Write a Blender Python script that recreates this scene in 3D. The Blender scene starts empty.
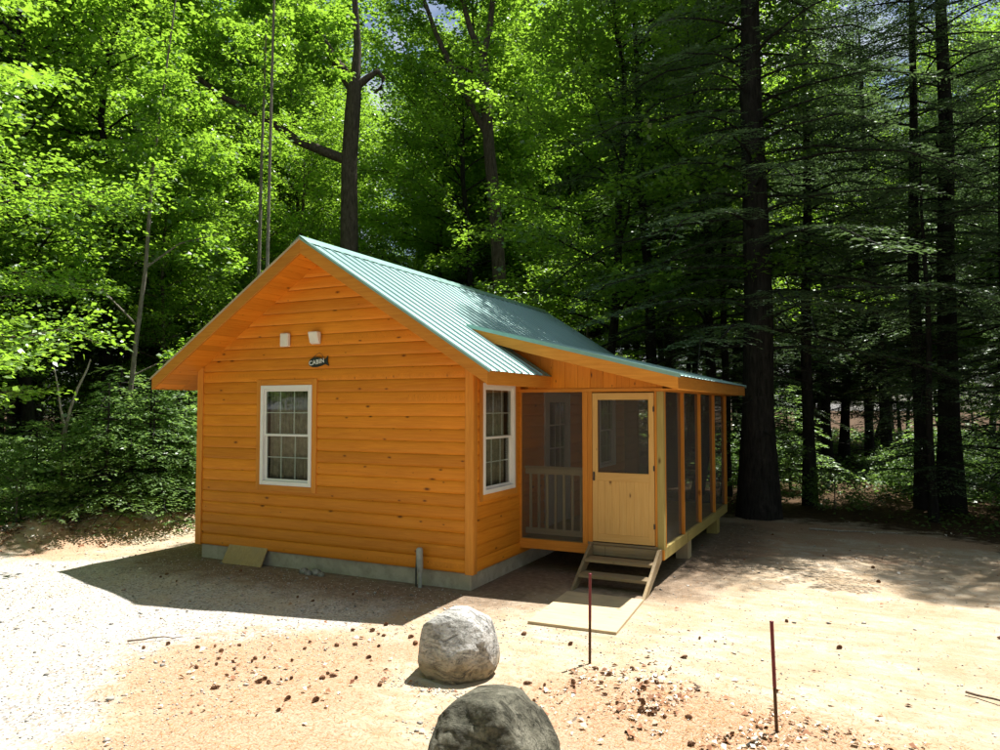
import bpy, math, random
import numpy as np
from mathutils import Vector, Matrix, noise as mnoise

# ---------------------------------------------------------------- camera, sky, sun, exposure
scn = bpy.context.scene
R = math.radians
cam_d = bpy.data.cameras.new('camera')
cam_d.sensor_width = 36.0
cam_d.lens = 26.5
cam_d.clip_start = 0.1
cam_d.clip_end = 2000
cam = bpy.data.objects.new('camera', cam_d)
scn.collection.objects.link(cam)
cam.location = (4.547, -8.416, 2.368)
cam.rotation_euler = (math.pi / 2 + 0.043, 0, 0.457)
scn.camera = cam

SUN = Vector((0.18, 0.385, 1.0)).normalized()          # direction towards the sun
SUN_EL = math.asin(SUN.z)
SUN_AZ = math.atan2(SUN.x, SUN.y)                      # clockwise from +Y
world = bpy.data.worlds.new('World')
scn.world = world
world.use_nodes = True
wn = world.node_tree
bg = wn.nodes['Background']
sky = wn.nodes.new('ShaderNodeTexSky')
sky.sky_type = 'NISHITA'
sky.sun_disc = False
sky.sun_elevation = SUN_EL
sky.sun_rotation = SUN_AZ
sky.air_density = 1.0
sky.dust_density = 1.2
# thin fair-weather cloud high in the sky
tc = wn.nodes.new('ShaderNodeTexCoord')
mp = wn.nodes.new('ShaderNodeMapping'); mp.inputs['Scale'].default_value = (1.6, 1.6, 3.2)
cn = wn.nodes.new('ShaderNodeTexNoise'); cn.inputs['Scale'].default_value = 2.2; cn.inputs['Detail'].default_value = 6
cr = wn.nodes.new('ShaderNodeValToRGB'); cr.color_ramp.elements[0].position = 0.47; cr.color_ramp.elements[1].position = 0.64
cm = wn.nodes.new('ShaderNodeMixRGB'); cm.inputs['Color2'].default_value = (9.0, 9.2, 9.6, 1)
wn.links.new(tc.outputs['Generated'], mp.inputs['Vector'])
wn.links.new(mp.outputs['Vector'], cn.inputs['Vector'])
wn.links.new(cn.outputs['Fac'], cr.inputs['Fac'])
wn.links.new(cr.outputs['Color'], cm.inputs['Fac'])
wn.links.new(sky.outputs['Color'], cm.inputs['Color1'])
wn.links.new(cm.outputs['Color'], bg.inputs['Color'])
bg.inputs['Strength'].default_value = 0.052

sun_d = bpy.data.lights.new('sun', 'SUN')
sun_d.energy = 5.0
sun_d.angle = R(0.53)
sun_d.color = (1.0, 0.965, 0.91)
sun_o = bpy.data.objects.new('sun', sun_d)
scn.collection.objects.link(sun_o)
sun_o.rotation_euler = SUN.to_track_quat('Z', 'Y').to_euler()

scn.view_settings.view_transform = 'Standard'
scn.view_settings.look = 'None'
scn.view_settings.gamma = 1
scn.view_settings.use_curve_mapping = False
scn.view_settings.exposure = 1.25
scn.cycles.max_bounces = 8
scn.cycles.diffuse_bounces = 4
scn.cycles.transmission_bounces = 4
scn.cycles.transparent_max_bounces = 12
scn.cycles.sample_clamp_indirect = 6.0

rng = np.random.default_rng(7)
random.seed(7)

# ---------------------------------------------------------------- material helpers
class NT:
    def __init__(s, name):
        s.m = bpy.data.materials.new(name); s.m.use_nodes = True
        s.t = s.m.node_tree; s.t.nodes.clear()
        s.out = s.n('OutputMaterial')
    def n(s, kind, **kw):
        nd = s.t.nodes.new('ShaderNode' + kind)
        for k, v in kw.items():
            if k in nd.inputs: nd.inputs[k].default_value = v
            else: setattr(nd, k, v)
        return nd
    def l(s, a, b): s.t.links.new(a, b)
    def attr(s, name): return s.n('Attribute', attribute_name=name)
    def noise(s, vec, scale, detail=4, rough=0.55, dist=0.0):
        nd = s.n('TexNoise'); nd.inputs['Scale'].default_value = scale
        nd.inputs['Detail'].default_value = detail; nd.inputs['Roughness'].default_value = rough
        nd.inputs['Distortion'].default_value = dist
        if vec is not None: s.l(vec, nd.inputs['Vector'])
        return nd.outputs['Fac']
    def ramp(s, fac, stops, interp='LINEAR'):
        r = s.n('ValToRGB'); e = r.color_ramp.elements; r.color_ramp.interpolation = interp
        while len(e) < len(stops): e.new(0.5)
        for el, (p, c) in zip(e, stops):
            el.position = p
            el.color = (c, c, c, 1) if isinstance(c, (int, float)) else (*c, 1)
        s.l(fac, r.inputs['Fac']); return r.outputs['Color']
    def mix(s, fac, a, b, mode='MIX'):
        m = s.n('MixRGB', blend_type=mode)
        for inp, v in ((m.inputs['Fac'], fac), (m.inputs['Color1'], a), (m.inputs['Color2'], b)):
            if isinstance(v, (int, float)): inp.default_value = v if inp.name == 'Fac' else (v, v, v, 1)
            elif isinstance(v, tuple): inp.default_value = (*v, 1)
            else: s.l(v, inp)
        return m.outputs['Color']
    def math(s, op, a, b=0.0, clamp=False):
        m = s.n('Math', operation=op, use_clamp=clamp)
        for inp, v in ((m.inputs[0], a), (m.inputs[1], b)):
            if isinstance(v, (int, float)): inp.default_value = v
            else: s.l(v, inp)
        return m.outputs[0]
    def mapping(s, vec, scale, loc=(0, 0, 0)):
        m = s.n('Mapping'); m.inputs['Scale'].default_value = scale; m.inputs['Location'].default_value = loc
        s.l(vec, m.inputs['Vector']); return m.outputs['Vector']
    def bump(s, h, strength, dist=0.01):
        b = s.n('Bump'); b.inputs['Strength'].default_value = strength; b.inputs['Distance'].default_value = dist
        s.l(h, b.inputs['Height']); return b.outputs['Normal']
    def princ(s, col, rough=0.6, spec=0.4, metal=0.0, normal=None, **kw):
        p = s.n('BsdfPrincipled')
        for nm, v in (('Base Color', col), ('Roughness', rough), ('Specular IOR Level', spec), ('Metallic', metal)):
            if isinstance(v, tuple): p.inputs[nm].default_value = (*v, 1)
            elif isinstance(v, (int, float)): p.inputs[nm].default_value = v
            else: s.l(v, p.inputs[nm])
        for k, v in kw.items(): p.inputs[k.replace('_', ' ')].default_value = v
        if normal is not None: s.l(normal, p.inputs['Normal'])
        s.l(p.outputs[0], s.out.inputs['Surface'])
        return p

def wood(name, light, dark, knot=(0.10, 0.03, 0.008), kn=0.5, rough=0.5, var=0.28, spec=0.22, weather=0.0):
    """board material: attribute gc = (along the board + offset, across, across), rnd = per board random"""
    t = NT(name)
    gc = t.attr('gc').outputs['Vector']
    rnd = t.attr('rnd').outputs['Fac']
    g1 = t.noise(t.mapping(gc, (0.8, 14, 14)), 3.0, 5, 0.6, 0.6)
    g2 = t.noise(t.mapping(gc, (1.6, 70, 70)), 2.0, 3, 0.6, 0.2)
    col = t.mix(t.ramp(g1, [(0.3, 0.0), (0.72, 1.0)]), light, dark)
    col = t.mix(t.math('MULTIPLY', g2, 0.45), col, tuple(c * 0.62 for c in dark))
    b1 = t.noise(gc, 1.1, 2)
    v = t.math('ADD', t.math('MULTIPLY', rnd, var), t.math('MULTIPLY', b1, 0.3))
    br = t.math('ADD', v, 1.0 - var * 0.5 - 0.15)
    col = t.mix(1.0, col, br, 'MULTIPLY')
    # knots with darker rings
    vo = t.n('TexVoronoi', feature='F1', voronoi_dimensions='2D'); vo.inputs['Scale'].default_value = 1.0
    t.l(t.mapping(gc, (2.6, 6.0, 6.0)), vo.inputs['Vector'])
    ds = t.math('ADD', vo.outputs['Distance'], t.math('MULTIPLY', t.noise(gc, 30, 2), 0.05))
    rr = t.n('SeparateColor'); t.l(vo.outputs['Color'], rr.inputs[0])
    on = t.ramp(rr.outputs[0], [(1 - kn - 0.01, 0.0), (1 - kn, 1.0)])
    size = t.math('ADD', t.math('MULTIPLY', t.math('POWER', rr.outputs[1], 2.0), 0.17), 0.045)
    k = t.math('MULTIPLY', t.ramp(t.math('DIVIDE', ds, size), [(0.35, 1.0), (0.62, 0.0)]), on)
    halo = t.math('MULTIPLY', t.ramp(t.math('DIVIDE', ds, size), [(0.5, 0.75), (1.0, 0.0)]), on)
    col = t.mix(halo, col, tuple(c * 0.55 for c in dark))
    col = t.mix(t.math('MULTIPLY', k, 0.85), col, knot)
    if weather:
        w = t.ramp(t.noise(gc, 4.0, 5, 0.7), [(0.42, 0.0), (0.75, weather)])
        col = t.mix(w, col, (0.22, 0.20, 0.17))
    nrm = t.bump(t.math('ADD', g2, t.math('MULTIPLY', g1, 0.6)), 0.35, 0.004)
    t.princ(col, t.math('ADD', t.math('MULTIPLY', g1, 0.2), rough - 0.1), spec, 0, nrm)
    return t.m

M = {}
M['siding'] = wood('stained_pine_siding', (0.82, 0.310, 0.026), (0.66, 0.210, 0.014), knot=(0.10, 0.028, 0.008), kn=0.5, rough=0.46, var=0.27)
M['trim'] = wood('stained_pine_trim', (0.74, 0.310, 0.045), (0.58, 0.205, 0.024), knot=(0.20, 0.06, 0.01), kn=0.22, rough=0.48)
M['fresh'] = wood('unstained_pine', (0.74, 0.47, 0.17), (0.64, 0.37, 0.115), knot=(0.13, 0.05, 0.015), kn=0.25, rough=0.52, var=0.06)
M['treated'] = wood('treated_lumber', (0.44, 0.36, 0.13), (0.33, 0.25, 0.075), knot=(0.12, 0.05, 0.02), kn=0.25, rough=0.62, var=0.2)
M['grey_green'] = wood('treated_railing_lumber', (0.62, 0.55, 0.34), (0.48, 0.41, 0.24), kn=0.1, rough=0.65)
M['step'] = wood('dusty_step_lumber', (0.36, 0.27, 0.15), (0.24, 0.17, 0.085), kn=0.2, rough=0.75, weather=0.5)
M['plywood'] = wood('plywood_sheet', (0.50, 0.37, 0.17), (0.38, 0.26, 0.11), kn=0.15, rough=0.75, weather=0.35)
M['pad'] = wood('landing_plank', (0.52, 0.42, 0.27), (0.42, 0.32, 0.19), kn=0.15, rough=0.8, weather=0.35)
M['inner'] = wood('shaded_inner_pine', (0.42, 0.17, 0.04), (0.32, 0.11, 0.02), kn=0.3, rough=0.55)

def simple(name, col, rough=0.5, spec=0.4, metal=0.0, n_scale=0, n_amt=0.15, bump=0.0):
    t = NT(name)
    c = col
    nrm = None
    if n_scale:
        tcn = t.n('TexCoord').outputs['Object']
        f = t.noise(tcn, n_scale, 5)
        c = t.mix(t.ramp(f, [(0.35, 0.0), (0.7, 1.0)]), tuple(x * (1 - n_amt) for x in col), tuple(min(1, x * (1 + n_amt)) for x in col))
        if bump: nrm = t.bump(t.noise(tcn, n_scale * 6, 4), bump, 0.01)
    t.princ(c, rough, spec, metal, nrm)
    return t.m

M['vinyl'] = simple('white_vinyl', (0.80, 0.80, 0.78), 0.35, 0.4, n_scale=5, n_amt=0.03)
M['white_plastic'] = simple('white_plastic', (0.80, 0.76, 0.68), 0.4, 0.4, n_scale=9, n_amt=0.05)
M['door_white'] = simple('white_door_paint', (0.50, 0.49, 0.46), 0.4, 0.4, n_scale=6, n_amt=0.04)
M['black_metal'] = simple('black_iron', (0.02, 0.02, 0.02), 0.4, 0.5)
M['room'] = simple('room_inside', (0.14, 0.11, 0.08), 0.9, 0.1, n_scale=2)
M['curtain'] = simple('window_curtain', (0.40, 0.34, 0.26), 0.95, 0.05, n_scale=14, n_amt=0.2)
M['galv'] = simple('grey_pvc', (0.34, 0.36, 0.33), 0.55, 0.4, n_scale=12, n_amt=0.2)
M['cable'] = simple('dark_cable', (0.05, 0.055, 0.05), 0.6, 0.3)
M['sign'] = simple('dark_sign_paint', (0.018, 0.030, 0.026), 0.5, 0.3, n_scale=20, n_amt=0.3)
M['letter'] = simple('pale_letter_paint', (0.70, 0.74, 0.72), 0.6, 0.2)
M['redpaint'] = simple('red_marker_paint', (0.135, 0.012, 0.020), 0.5, 0.4, n_scale=30, n_amt=0.25)
M['rust'] = simple('rusty_steel', (0.12, 0.065, 0.035), 0.8, 0.3, 0.3, n_scale=40, n_amt=0.4)
M['cone'] = simple('pine_cone_scales', (0.21, 0.11, 0.06), 0.85, 0.15, n_scale=60, n_amt=0.5)
M['twig'] = simple('dry_twig_bark', (0.16, 0.12, 0.09), 0.9, 0.1, n_scale=30, n_amt=0.4)
M['needle'] = simple('fallen_pine_needles', (0.42, 0.215, 0.085), 0.8, 0.15)

# concrete
t = NT('poured_concrete')
o = t.n('TexCoord').outputs['Object']
c = t.ramp(t.noise(o, 2.5, 7, 0.65), [(0.3, (0.33, 0.295, 0.225)), (0.7, (0.52, 0.47, 0.38))])
c = t.mix(t.ramp(t.noise(o, 9, 5, 0.7), [(0.5, 0.0), (0.75, 0.5)]), c, (0.19, 0.165, 0.12))
t.princ(c, 0.85, 0.2, 0, t.bump(t.noise(o, 40, 5, 0.7), 0.4, 0.01)); M['concrete'] = t.m

# teal painted steel roofing
t = NT('teal_steel_roofing')
o = t.n('TexCoord').outputs['Object']
n1 = t.noise(o, 1.3, 5)
n2 = t.noise(t.mapping(o, (0.6, 5, 0.6)), 2.0, 4)
c = t.mix(t.ramp(n2, [(0.3, 0.0), (0.75, 1.0)]), (0.20, 0.345, 0.325), (0.25, 0.405, 0.385))
c = t.mix(t.ramp(t.noise(o, 7, 6, 0.75), [(0.52, 0.0), (0.74, 0.45)]), c, (0.30, 0.33, 0.27))
t.princ(c, t.math('ADD', t.math('MULTIPLY', n1, 0.18), 0.30), 0.5, 0.25); M['roofing'] = t.m
M['roof_edge'] = simple('teal_roof_trim', (0.24, 0.42, 0.37), 0.35, 0.5, 0.2, n_scale=4, n_amt=0.1)
M['rake_metal'] = simple('pale_rake_metal', (0.52, 0.42, 0.30), 0.45, 0.5, 0.2, n_scale=4, n_amt=0.1)

# glass and insect screen
t = NT('window_glass')
gl = t.n('BsdfGlossy'); gl.inputs['Roughness'].default_value = 0.02; gl.inputs['Color'].default_value = (1, 1, 1, 1)
tr = t.n('BsdfTransparent'); tr.inputs['Color'].default_value = (0.82, 0.86, 0.84, 1)
fr = t.n('LayerWeight'); fr.inputs['Blend'].default_value = 0.5
fp = t.math('POWER', fr.outputs['Facing'], 4.0)
mx = t.n('MixShader'); t.l(t.math('ADD', t.math('MULTIPLY', fp, 0.7), 0.05), mx.inputs[0]); t.l(tr.outputs[0], mx.inputs[1]); t.l(gl.outputs[0], mx.inputs[2])
t.l(mx.outputs[0], t.out.inputs['Surface']); M['glass'] = t.m
t = NT('insect_screen')
tr = t.n('BsdfTransparent'); df = t.n('BsdfDiffuse'); df.inputs['Color'].default_value = (0.10, 0.095, 0.088, 1)
mx = t.n('MixShader'); mx.inputs[0].default_value = 0.31
t.l(tr.outputs[0], mx.inputs[1]); t.l(df.outputs[0], mx.inputs[2]); t.l(mx.outputs[0], t.out.inputs['Surface']); M['screen'] = t.m

# bark
def bark(name, a, b, scale=1.0, lichen=0.3):
    t = NT(name)
    o = t.n('TexCoord').outputs['Object']
    v = t.mapping(o, (9 * scale, 9 * scale, 1.6 * scale))
    n = t.noise(v, 2.0, 6, 0.7, 0.5)
    c = t.ramp(n, [(0.32, a), (0.66, b)])
    c = t.mix(t.ramp(t.noise(o, 2.6, 5, 0.7), [(0.55, 0.0), (0.72, lichen)]), c, tuple(min(1, x * 1.7 + 0.02) for x in b))
    t.princ(c, 0.95, 0.1, 0, t.bump(n, 0.9, 0.04)); return t.m
M['bark_dark'] = bark('dark_conifer_bark', (0.011, 0.0105, 0.010), (0.042, 0.039, 0.035))
M['bark_oak'] = bark('grey_brown_bark', (0.035, 0.028, 0.022), (0.135, 0.110, 0.085), 1.3)
M['bark_pale'] = bark('pale_smooth_bark', (0.11, 0.095, 0.075), (0.27, 0.24, 0.20), 2.0)
M['bark_birch'] = bark('dead_birch_bark', (0.22, 0.19, 0.15), (0.50, 0.46, 0.40), 1.5)

def foliage(name, dark, light, trans, tfac=0.45, gloss=0.10, obj_var=0.35):
    t = NT(name)
    rnd = t.attr('rnd').outputs['Fac']
    oi = t.n('ObjectInfo').outputs['Random']
    f = t.math('ADD', t.math('MULTIPLY', rnd, 1 - obj_var), t.math('MULTIPLY', oi, obj_var))
    c = t.mix(f, dark, light)
    ct = t.mix(f, tuple(x * 0.7 for x in trans), trans)
    d = t.n('BsdfDiffuse'); t.l(c, d.inputs['Color'])
    tl = t.n('BsdfTranslucent'); t.l(ct, tl.inputs['Color'])
    m1 = t.n('MixShader'); m1.inputs[0].default_value = tfac
    t.l(d.outputs[0], m1.inputs[1]); t.l(tl.outputs[0], m1.inputs[2])
    g = t.n('BsdfGlossy'); g.inputs['Roughness'].default_value = 0.42; g.inputs['Color'].default_value = (0.9, 0.95, 0.9, 1)
    m2 = t.n('MixShader'); m2.inputs[0].default_value = gloss
    t.l(m1.outputs[0], m2.inputs[1]); t.l(g.outputs[0], m2.inputs[2])
    t.l(m2.outputs[0], t.out.inputs['Surface']); return t.m
M['leaf'] = foliage('broad_leaf', (0.040, 0.105, 0.018), (0.110, 0.215, 0.026), (0.36, 0.62, 0.045), 0.56, 0.06)
M['leaf_deep'] = foliage('canopy_leaf', (0.032, 0.085, 0.018), (0.085, 0.170, 0.028), (0.29, 0.53, 0.045), 0.56, 0.06)
M['hemlock'] = foliage('hemlock_needles', (0.034, 0.072, 0.032), (0.090, 0.150, 0.060), (0.17, 0.28, 0.085), 0.32, 0.10)
M['fern'] = foliage('undergrowth_leaf', (0.060, 0.130, 0.035), (0.150, 0.250, 0.070), (0.34, 0.56, 0.11), 0.48, 0.06)

# dead leaves
t = NT('dry_leaf')
c = t.ramp(t.attr('rnd').outputs['Fac'], [(0.0, (0.16, 0.06, 0.03)), (0.3, (0.30, 0.15, 0.075)), (0.45, (0.42, 0.30, 0.20)), (0.62, (0.55, 0.47, 0.38)), (1.0, (0.68, 0.63, 0.57))])
t.princ(c, 0.75, 0.2); M['dryleaf'] = t.m
t = NT('gravel_stone')
c = t.ramp(t.attr('rnd').outputs['Fac'], [(0.0, (0.14, 0.13, 0.115)), (0.35, (0.32, 0.30, 0.27)), (0.75, (0.50, 0.48, 0.45)), (1.0, (0.42, 0.31, 0.22))])
t.princ(c, 0.85, 0.2); M['gravel'] = t.m

# boulders
def rock(name, stops, speck=(0.10, 0.10, 0.09), scale=1.0, lowtone=None):
    t = NT(name)
    o = t.n('TexCoord').outputs['Object']
    n = t.noise(o, 3.2 * scale, 8, 0.68, 0.4)
    c = t.ramp(n, stops)
    s = t.noise(o, 38 * scale, 5, 0.75)
    c = t.mix(t.ramp(s, [(0.52, 0.0), (0.66, 0.75)]), c, speck)
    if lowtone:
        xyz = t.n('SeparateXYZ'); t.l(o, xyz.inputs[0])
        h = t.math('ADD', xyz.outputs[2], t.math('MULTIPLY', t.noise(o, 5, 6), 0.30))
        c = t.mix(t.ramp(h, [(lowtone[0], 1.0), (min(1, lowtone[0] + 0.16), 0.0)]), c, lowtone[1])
    mr = t.n('Mapping'); mr.inputs['Rotation'].default_value = (0.5, 0.7, 0.3); mr.inputs['Scale'].default_value = (2.2, 9, 9); t.l(o, mr.inputs['Vector'])
    fis = t.noise(mr.outputs['Vector'], 1.6, 7, 0.72, 0.8)
    c = t.mix(t.ramp(fis, [(0.36, 0.85), (0.45, 0.0)]), c, tuple(x * 0.6 for x in speck))
    n = t.math('ADD', t.math('MULTIPLY', n, 0.6), t.math('MULTIPLY', t.ramp(fis, [(0.34, 0.0), (0.5, 1.0)]), 0.35))
    hgt = t.math('ADD', t.math('MULTIPLY', n, 1.2), t.math('MULTIPLY', s, 0.45))
    t.princ(c, 0.92, 0.15, 0, t.bump(hgt, 0.9, 0.05)); return t.m
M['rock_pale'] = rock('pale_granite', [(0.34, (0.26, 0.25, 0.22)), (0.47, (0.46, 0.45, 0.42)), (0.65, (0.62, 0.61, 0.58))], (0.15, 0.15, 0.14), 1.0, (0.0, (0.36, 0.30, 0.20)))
M['rock_dark'] = rock('lichened_dark_rock', [(0.36, (0.055, 0.052, 0.040)), (0.5, (0.11, 0.105, 0.078)), (0.62, (0.21, 0.20, 0.155)), (0.75, (0.14, 0.135, 0.10))], (0.05, 0.055, 0.04), 0.9)
M['rock_small'] = rock('field_stone', [(0.35, (0.24, 0.23, 0.21)), (0.65, (0.50, 0.48, 0.45))], scale=3)

# ground
t = NT('clearing_ground')
o = t.n('TexCoord').outputs['Object']
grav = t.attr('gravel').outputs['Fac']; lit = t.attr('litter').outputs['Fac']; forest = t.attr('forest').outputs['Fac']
def edge(mask, sc, amt, lo=0.42, hi=0.58):
    n = t.noise(o, sc, 6, 0.68)
    v = t.math('ADD', mask, t.math('MULTIPLY', t.math('SUBTRACT', n, 0.5), amt))
    return t.ramp(v, [(lo, 0.0), (hi, 1.0)])
sand = t.ramp(t.noise(o, 0.9, 6, 0.65), [(0.35, (0.36, 0.285, 0.195)), (0.65, (0.50, 0.435, 0.34))])
sand = t.mix(t.ramp(t.noise(o, 4.5, 6, 0.75), [(0.45, 0.0), (0.66, 0.65)]), sand, (0.38, 0.255, 0.14))
sand = t.mix(t.ramp(t.noise(t.mapping(o, (0.9, 3.4, 1)), 1.7, 6, 0.72, 0.6), [(0.46, 0.0), (0.66, 0.75)]), sand, (0.33, 0.235, 0.145))
sand = t.mix(t.ramp(t.noise(o, 26, 5, 0.8), [(0.52, 0.0), (0.74, 0.5)]), sand, (0.22, 0.16, 0.10))
vo = t.n('TexVoronoi'); vo.inputs['Scale'].default_value = 45; t.l(o, vo.inputs['Vector'])
sv = t.n('SeparateColor'); t.l(vo.outputs['Color'], sv.inputs[0])
gr = t.ramp(sv.outputs[0], [(0.0, (0.22, 0.205, 0.185)), (0.4, (0.36, 0.345, 0.325)), (0.8, (0.50, 0.485, 0.46)), (1.0, (0.44, 0.36, 0.27))])
gr = t.mix(t.ramp(t.noise(o, 1.6, 5), [(0.45, 0.0), (0.72, 0.6)]), gr, (0.46, 0.385, 0.28))
li = t.ramp(t.noise(t.mapping(o, (1, 1, 1)), 55, 4, 0.8), [(0.32, (0.20, 0.09, 0.045)), (0.5, (0.39, 0.255, 0.165)), (0.72, (0.49, 0.375, 0.27))])
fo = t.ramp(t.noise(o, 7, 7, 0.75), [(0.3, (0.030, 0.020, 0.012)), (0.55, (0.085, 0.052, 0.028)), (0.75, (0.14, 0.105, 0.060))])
c = t.mix(edge(grav, 1.8, 0.9, 0.38, 0.66), sand, gr)
c = t.mix(t.math('MULTIPLY', edge(lit, 2.4, 1.3, 0.38, 0.62), 0.9), c, li)
soil_shade = t.ramp(t.noise(o, 11, 6, 0.75), [(0.32, (0.10, 0.070, 0.045)), (0.55, (0.20, 0.145, 0.10)), (0.75, (0.32, 0.26, 0.20))])  # brown tones that put extra shade into the ground colour near the cabin
c = t.mix(t.math('MULTIPLY', edge(t.attr('soil_shade').outputs['Fac'], 2.6, 0.8, 0.35, 0.72), 0.9), c, soil_shade)
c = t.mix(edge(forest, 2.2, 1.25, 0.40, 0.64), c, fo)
h = t.math('ADD', t.math('MULTIPLY', t.noise(o, 30, 6, 0.75), 0.6), t.math('MULTIPLY', vo.outputs['Distance'], 0.25))
t.princ(c, 0.95, 0.1, 0, t.bump(h, 0.75, 0.03)); M['ground'] = t.m

# ---------------------------------------------------------------- mesh helpers
COL = scn.collection
def mesh_obj(name, V, F, mat, parent=None, loc=None, rnd=None, gc=None, smooth=False, bevel=0.0):
    me = bpy.data.meshes.new(name)
    if isinstance(F, np.ndarray):
        V = np.asarray(V, np.float32); nv, nf, k = len(V), len(F), F.shape[1]
        me.vertices.add(nv); me.vertices.foreach_set('co', V.ravel())
        me.loops.add(nf * k); me.loops.foreach_set('vertex_index', F.astype(np.int32).ravel())
        me.polygons.add(nf); me.polygons.foreach_set('loop_start', np.arange(0, nf * k, k, dtype=np.int32))
        me.update(calc_edges=True)
    else:
        me.from_pydata([tuple(v) for v in V], [], F); me.update()
    if rnd is not None:
        a = me.attributes.new('rnd', 'FLOAT', 'POINT'); a.data.foreach_set('value', np.asarray(rnd, np.float32))
    if gc is not None:
        a = me.attributes.new('gc', 'FLOAT_VECTOR', 'POINT'); a.data.foreach_set('vector', np.asarray(gc, np.float32).ravel())
    if smooth: me.polygons.foreach_set('use_smooth', [True] * len(me.polygons))
    me.materials.append(mat)
    ob = bpy.data.objects.new(name, me); COL.objects.link(ob)
    if parent is not None: ob.parent = parent
    if loc is not None: ob.location = loc
    if bevel:
        b = ob.modifiers.new('bevel', 'BEVEL'); b.width = bevel; b.segments = 1; b.limit_method = 'ANGLE'; b.angle_limit = R(40)
    return ob

def tag(ob, label=None, cat=None, group=None, kind=None):
    if label: ob['label'] = label
    if cat: ob['category'] = cat
    if group: ob['group'] = group
    if kind: ob['kind'] = kind
    return ob
def empty(name, loc, label, cat, group=None, rz=0.0):
    e = bpy.data.objects.new(name, None); COL.objects.link(e); e.location = loc; e.rotation_euler = (0, 0, rz)
    e.empty_display_size = 0.2
    return tag(e, label, cat, group)

class MB:
    """collects boards / prisms; every piece carries grain coordinates and a random value"""
    def __init__(s): s.V = []; s.F = []; s.G = []; s.Rn = []
    def add(s, verts, faces, axis=None, rn=None):
        b = len(s.V); verts = [Vector(v) for v in verts]
        mn = [min(v[i] for v in verts) for i in range(3)]; mxx = [max(v[i] for v in verts) for i in range(3)]
        if axis is None: axis = max(range(3), key=lambda i: mxx[i] - mn[i])
        rn = random.random() if rn is None else rn
        oth = [i for i in range(3) if i != axis]
        for v in verts:
            s.V.append(v); s.G.append((v[axis] + rn * 53.0, v[oth[0]] + rn * 3.1, v[oth[1]])); s.Rn.append(rn)
        for f in faces: s.F.append([b + i for i in f])
    def box(s, x0, x1, y0, y1, z0, z1, axis=None, rn=None):
        v = [(x0, y0, z0), (x1, y0, z0), (x1, y1, z0), (x0, y1, z0), (x0, y0, z1), (x1, y0, z1), (x1, y1, z1), (x0, y1, z1)]
        s.add(v, [(0, 3, 2, 1), (4, 5, 6, 7), (0, 1, 5, 4), (1, 2, 6, 5), (2, 3, 7, 6), (3, 0, 4, 7)], axis, rn)
    def prism(s, poly, lo, hi, plane='xz', axis=None, rn=None):
        """polygon in the given plane, extruded along the missing axis from lo to hi"""
        n = len(poly)
        def P(a, b, c):
            return {'xz': (a, c, b), 'yz': (c, a, b), 'xy': (a, b, c)}[plane]
        v = [P(a, b, lo) for a, b in poly] + [P(a, b, hi) for a, b in poly]
        f = [tuple(range(n)), tuple(range(2 * n - 1, n - 1, -1))] + [(i, i + n, (i + 1) % n + n, (i + 1) % n) for i in range(n)]
        s.add(v, f, axis, rn)
    def build(s, name, mat, parent=None, bevel=0.003, smooth=False, origin=None):
        V = s.V
        if origin is not None:
            oo = Vector(origin); V = [v - oo for v in V]
        ob = mesh_obj(name, V, s.F, mat, parent, origin, s.Rn, s.G, smooth, bevel)
        import bmesh
        bm = bmesh.new(); bm.from_mesh(ob.data); bmesh.ops.recalc_face_normals(bm, faces=bm.faces); bm.to_mesh(ob.data); bm.free()
        return ob
def one_box(name, mat, parent, *a, bevel=0.003, axis=None):
    m = MB(); m.box(*a, axis=axis); return m.build(name, mat, parent, bevel)

def tube(paths, seg=8):
    """paths: list of (points Nx3, radii N) -> verts, quad faces"""
    V, F = [], []; base = 0
    for P, Rr in paths:
        P = np.asarray(P, float); Rr = np.asarray(Rr, float); n = len(P)
        T = np.gradient(P, axis=0); T /= np.linalg.norm(T, axis=1)[:, None] + 1e-9
        ref = np.array([0, 0, 1.0]) if abs(T[0][2]) < 0.8 else np.array([1.0, 0, 0])
        A = np.cross(T, ref); A /= np.linalg.norm(A, axis=1)[:, None] + 1e-9
        B = np.cross(T, A)
        th = np.linspace(0, 2 * np.pi, seg, endpoint=False)
        ring = P[:, None, :] + Rr[:, None, None] * (np.cos(th)[None, :, None] * A[:, None, :] + np.sin(th)[None, :, None] * B[:, None, :])
        V.append(ring.reshape(-1, 3))
        i = np.arange(n - 1)[:, None] * seg; j = np.arange(seg)[None, :]; j2 = (j + 1) % seg
        F.append(np.stack([i + j, i + j2, i + seg + j2, i + seg + j], -1).reshape(-1, 4) + base)
        base += n * seg
    return np.concatenate(V), np.concatenate(F)

# ---------------------------------------------------------------- ground
CLEAR = [(-9.0, -14), (-8.7, -1.2), (-7.9, 0.6), (-7.2, 2.3), (-6.6, 5.0), (-6.0, 9.0), (-2.0, 9.6), (1.8, 8.3), (4.4, 8.4), (6.4, 7.3), (8.4, 4.5), (9.5, -2), (10, -14)]
def poly_sd(x, y, poly):
    """signed distance, positive inside; vectorised"""
    x = np.asarray(x, float); y = np.asarray(y, float)
    d = np.full(x.shape, 1e9); ins = np.zeros(x.shape, bool)
    n = len(poly)
    for i in range(n):
        ax, ay = poly[i]; bx, by = poly[(i + 1) % n]
        ex, ey = bx - ax, by - ay
        tt = np.clip(((x - ax) * ex + (y - ay) * ey) / (ex * ex + ey * ey), 0, 1)
        d = np.minimum(d, np.hypot(x - ax - tt * ex, y - ay - tt * ey))
        c = ((ay > y) != (by > y)) & (x < (bx - ax) * (y - ay) / (by - ay + 1e-12) + ax)
        ins ^= c
    return np.where(ins, d, -d)
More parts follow.
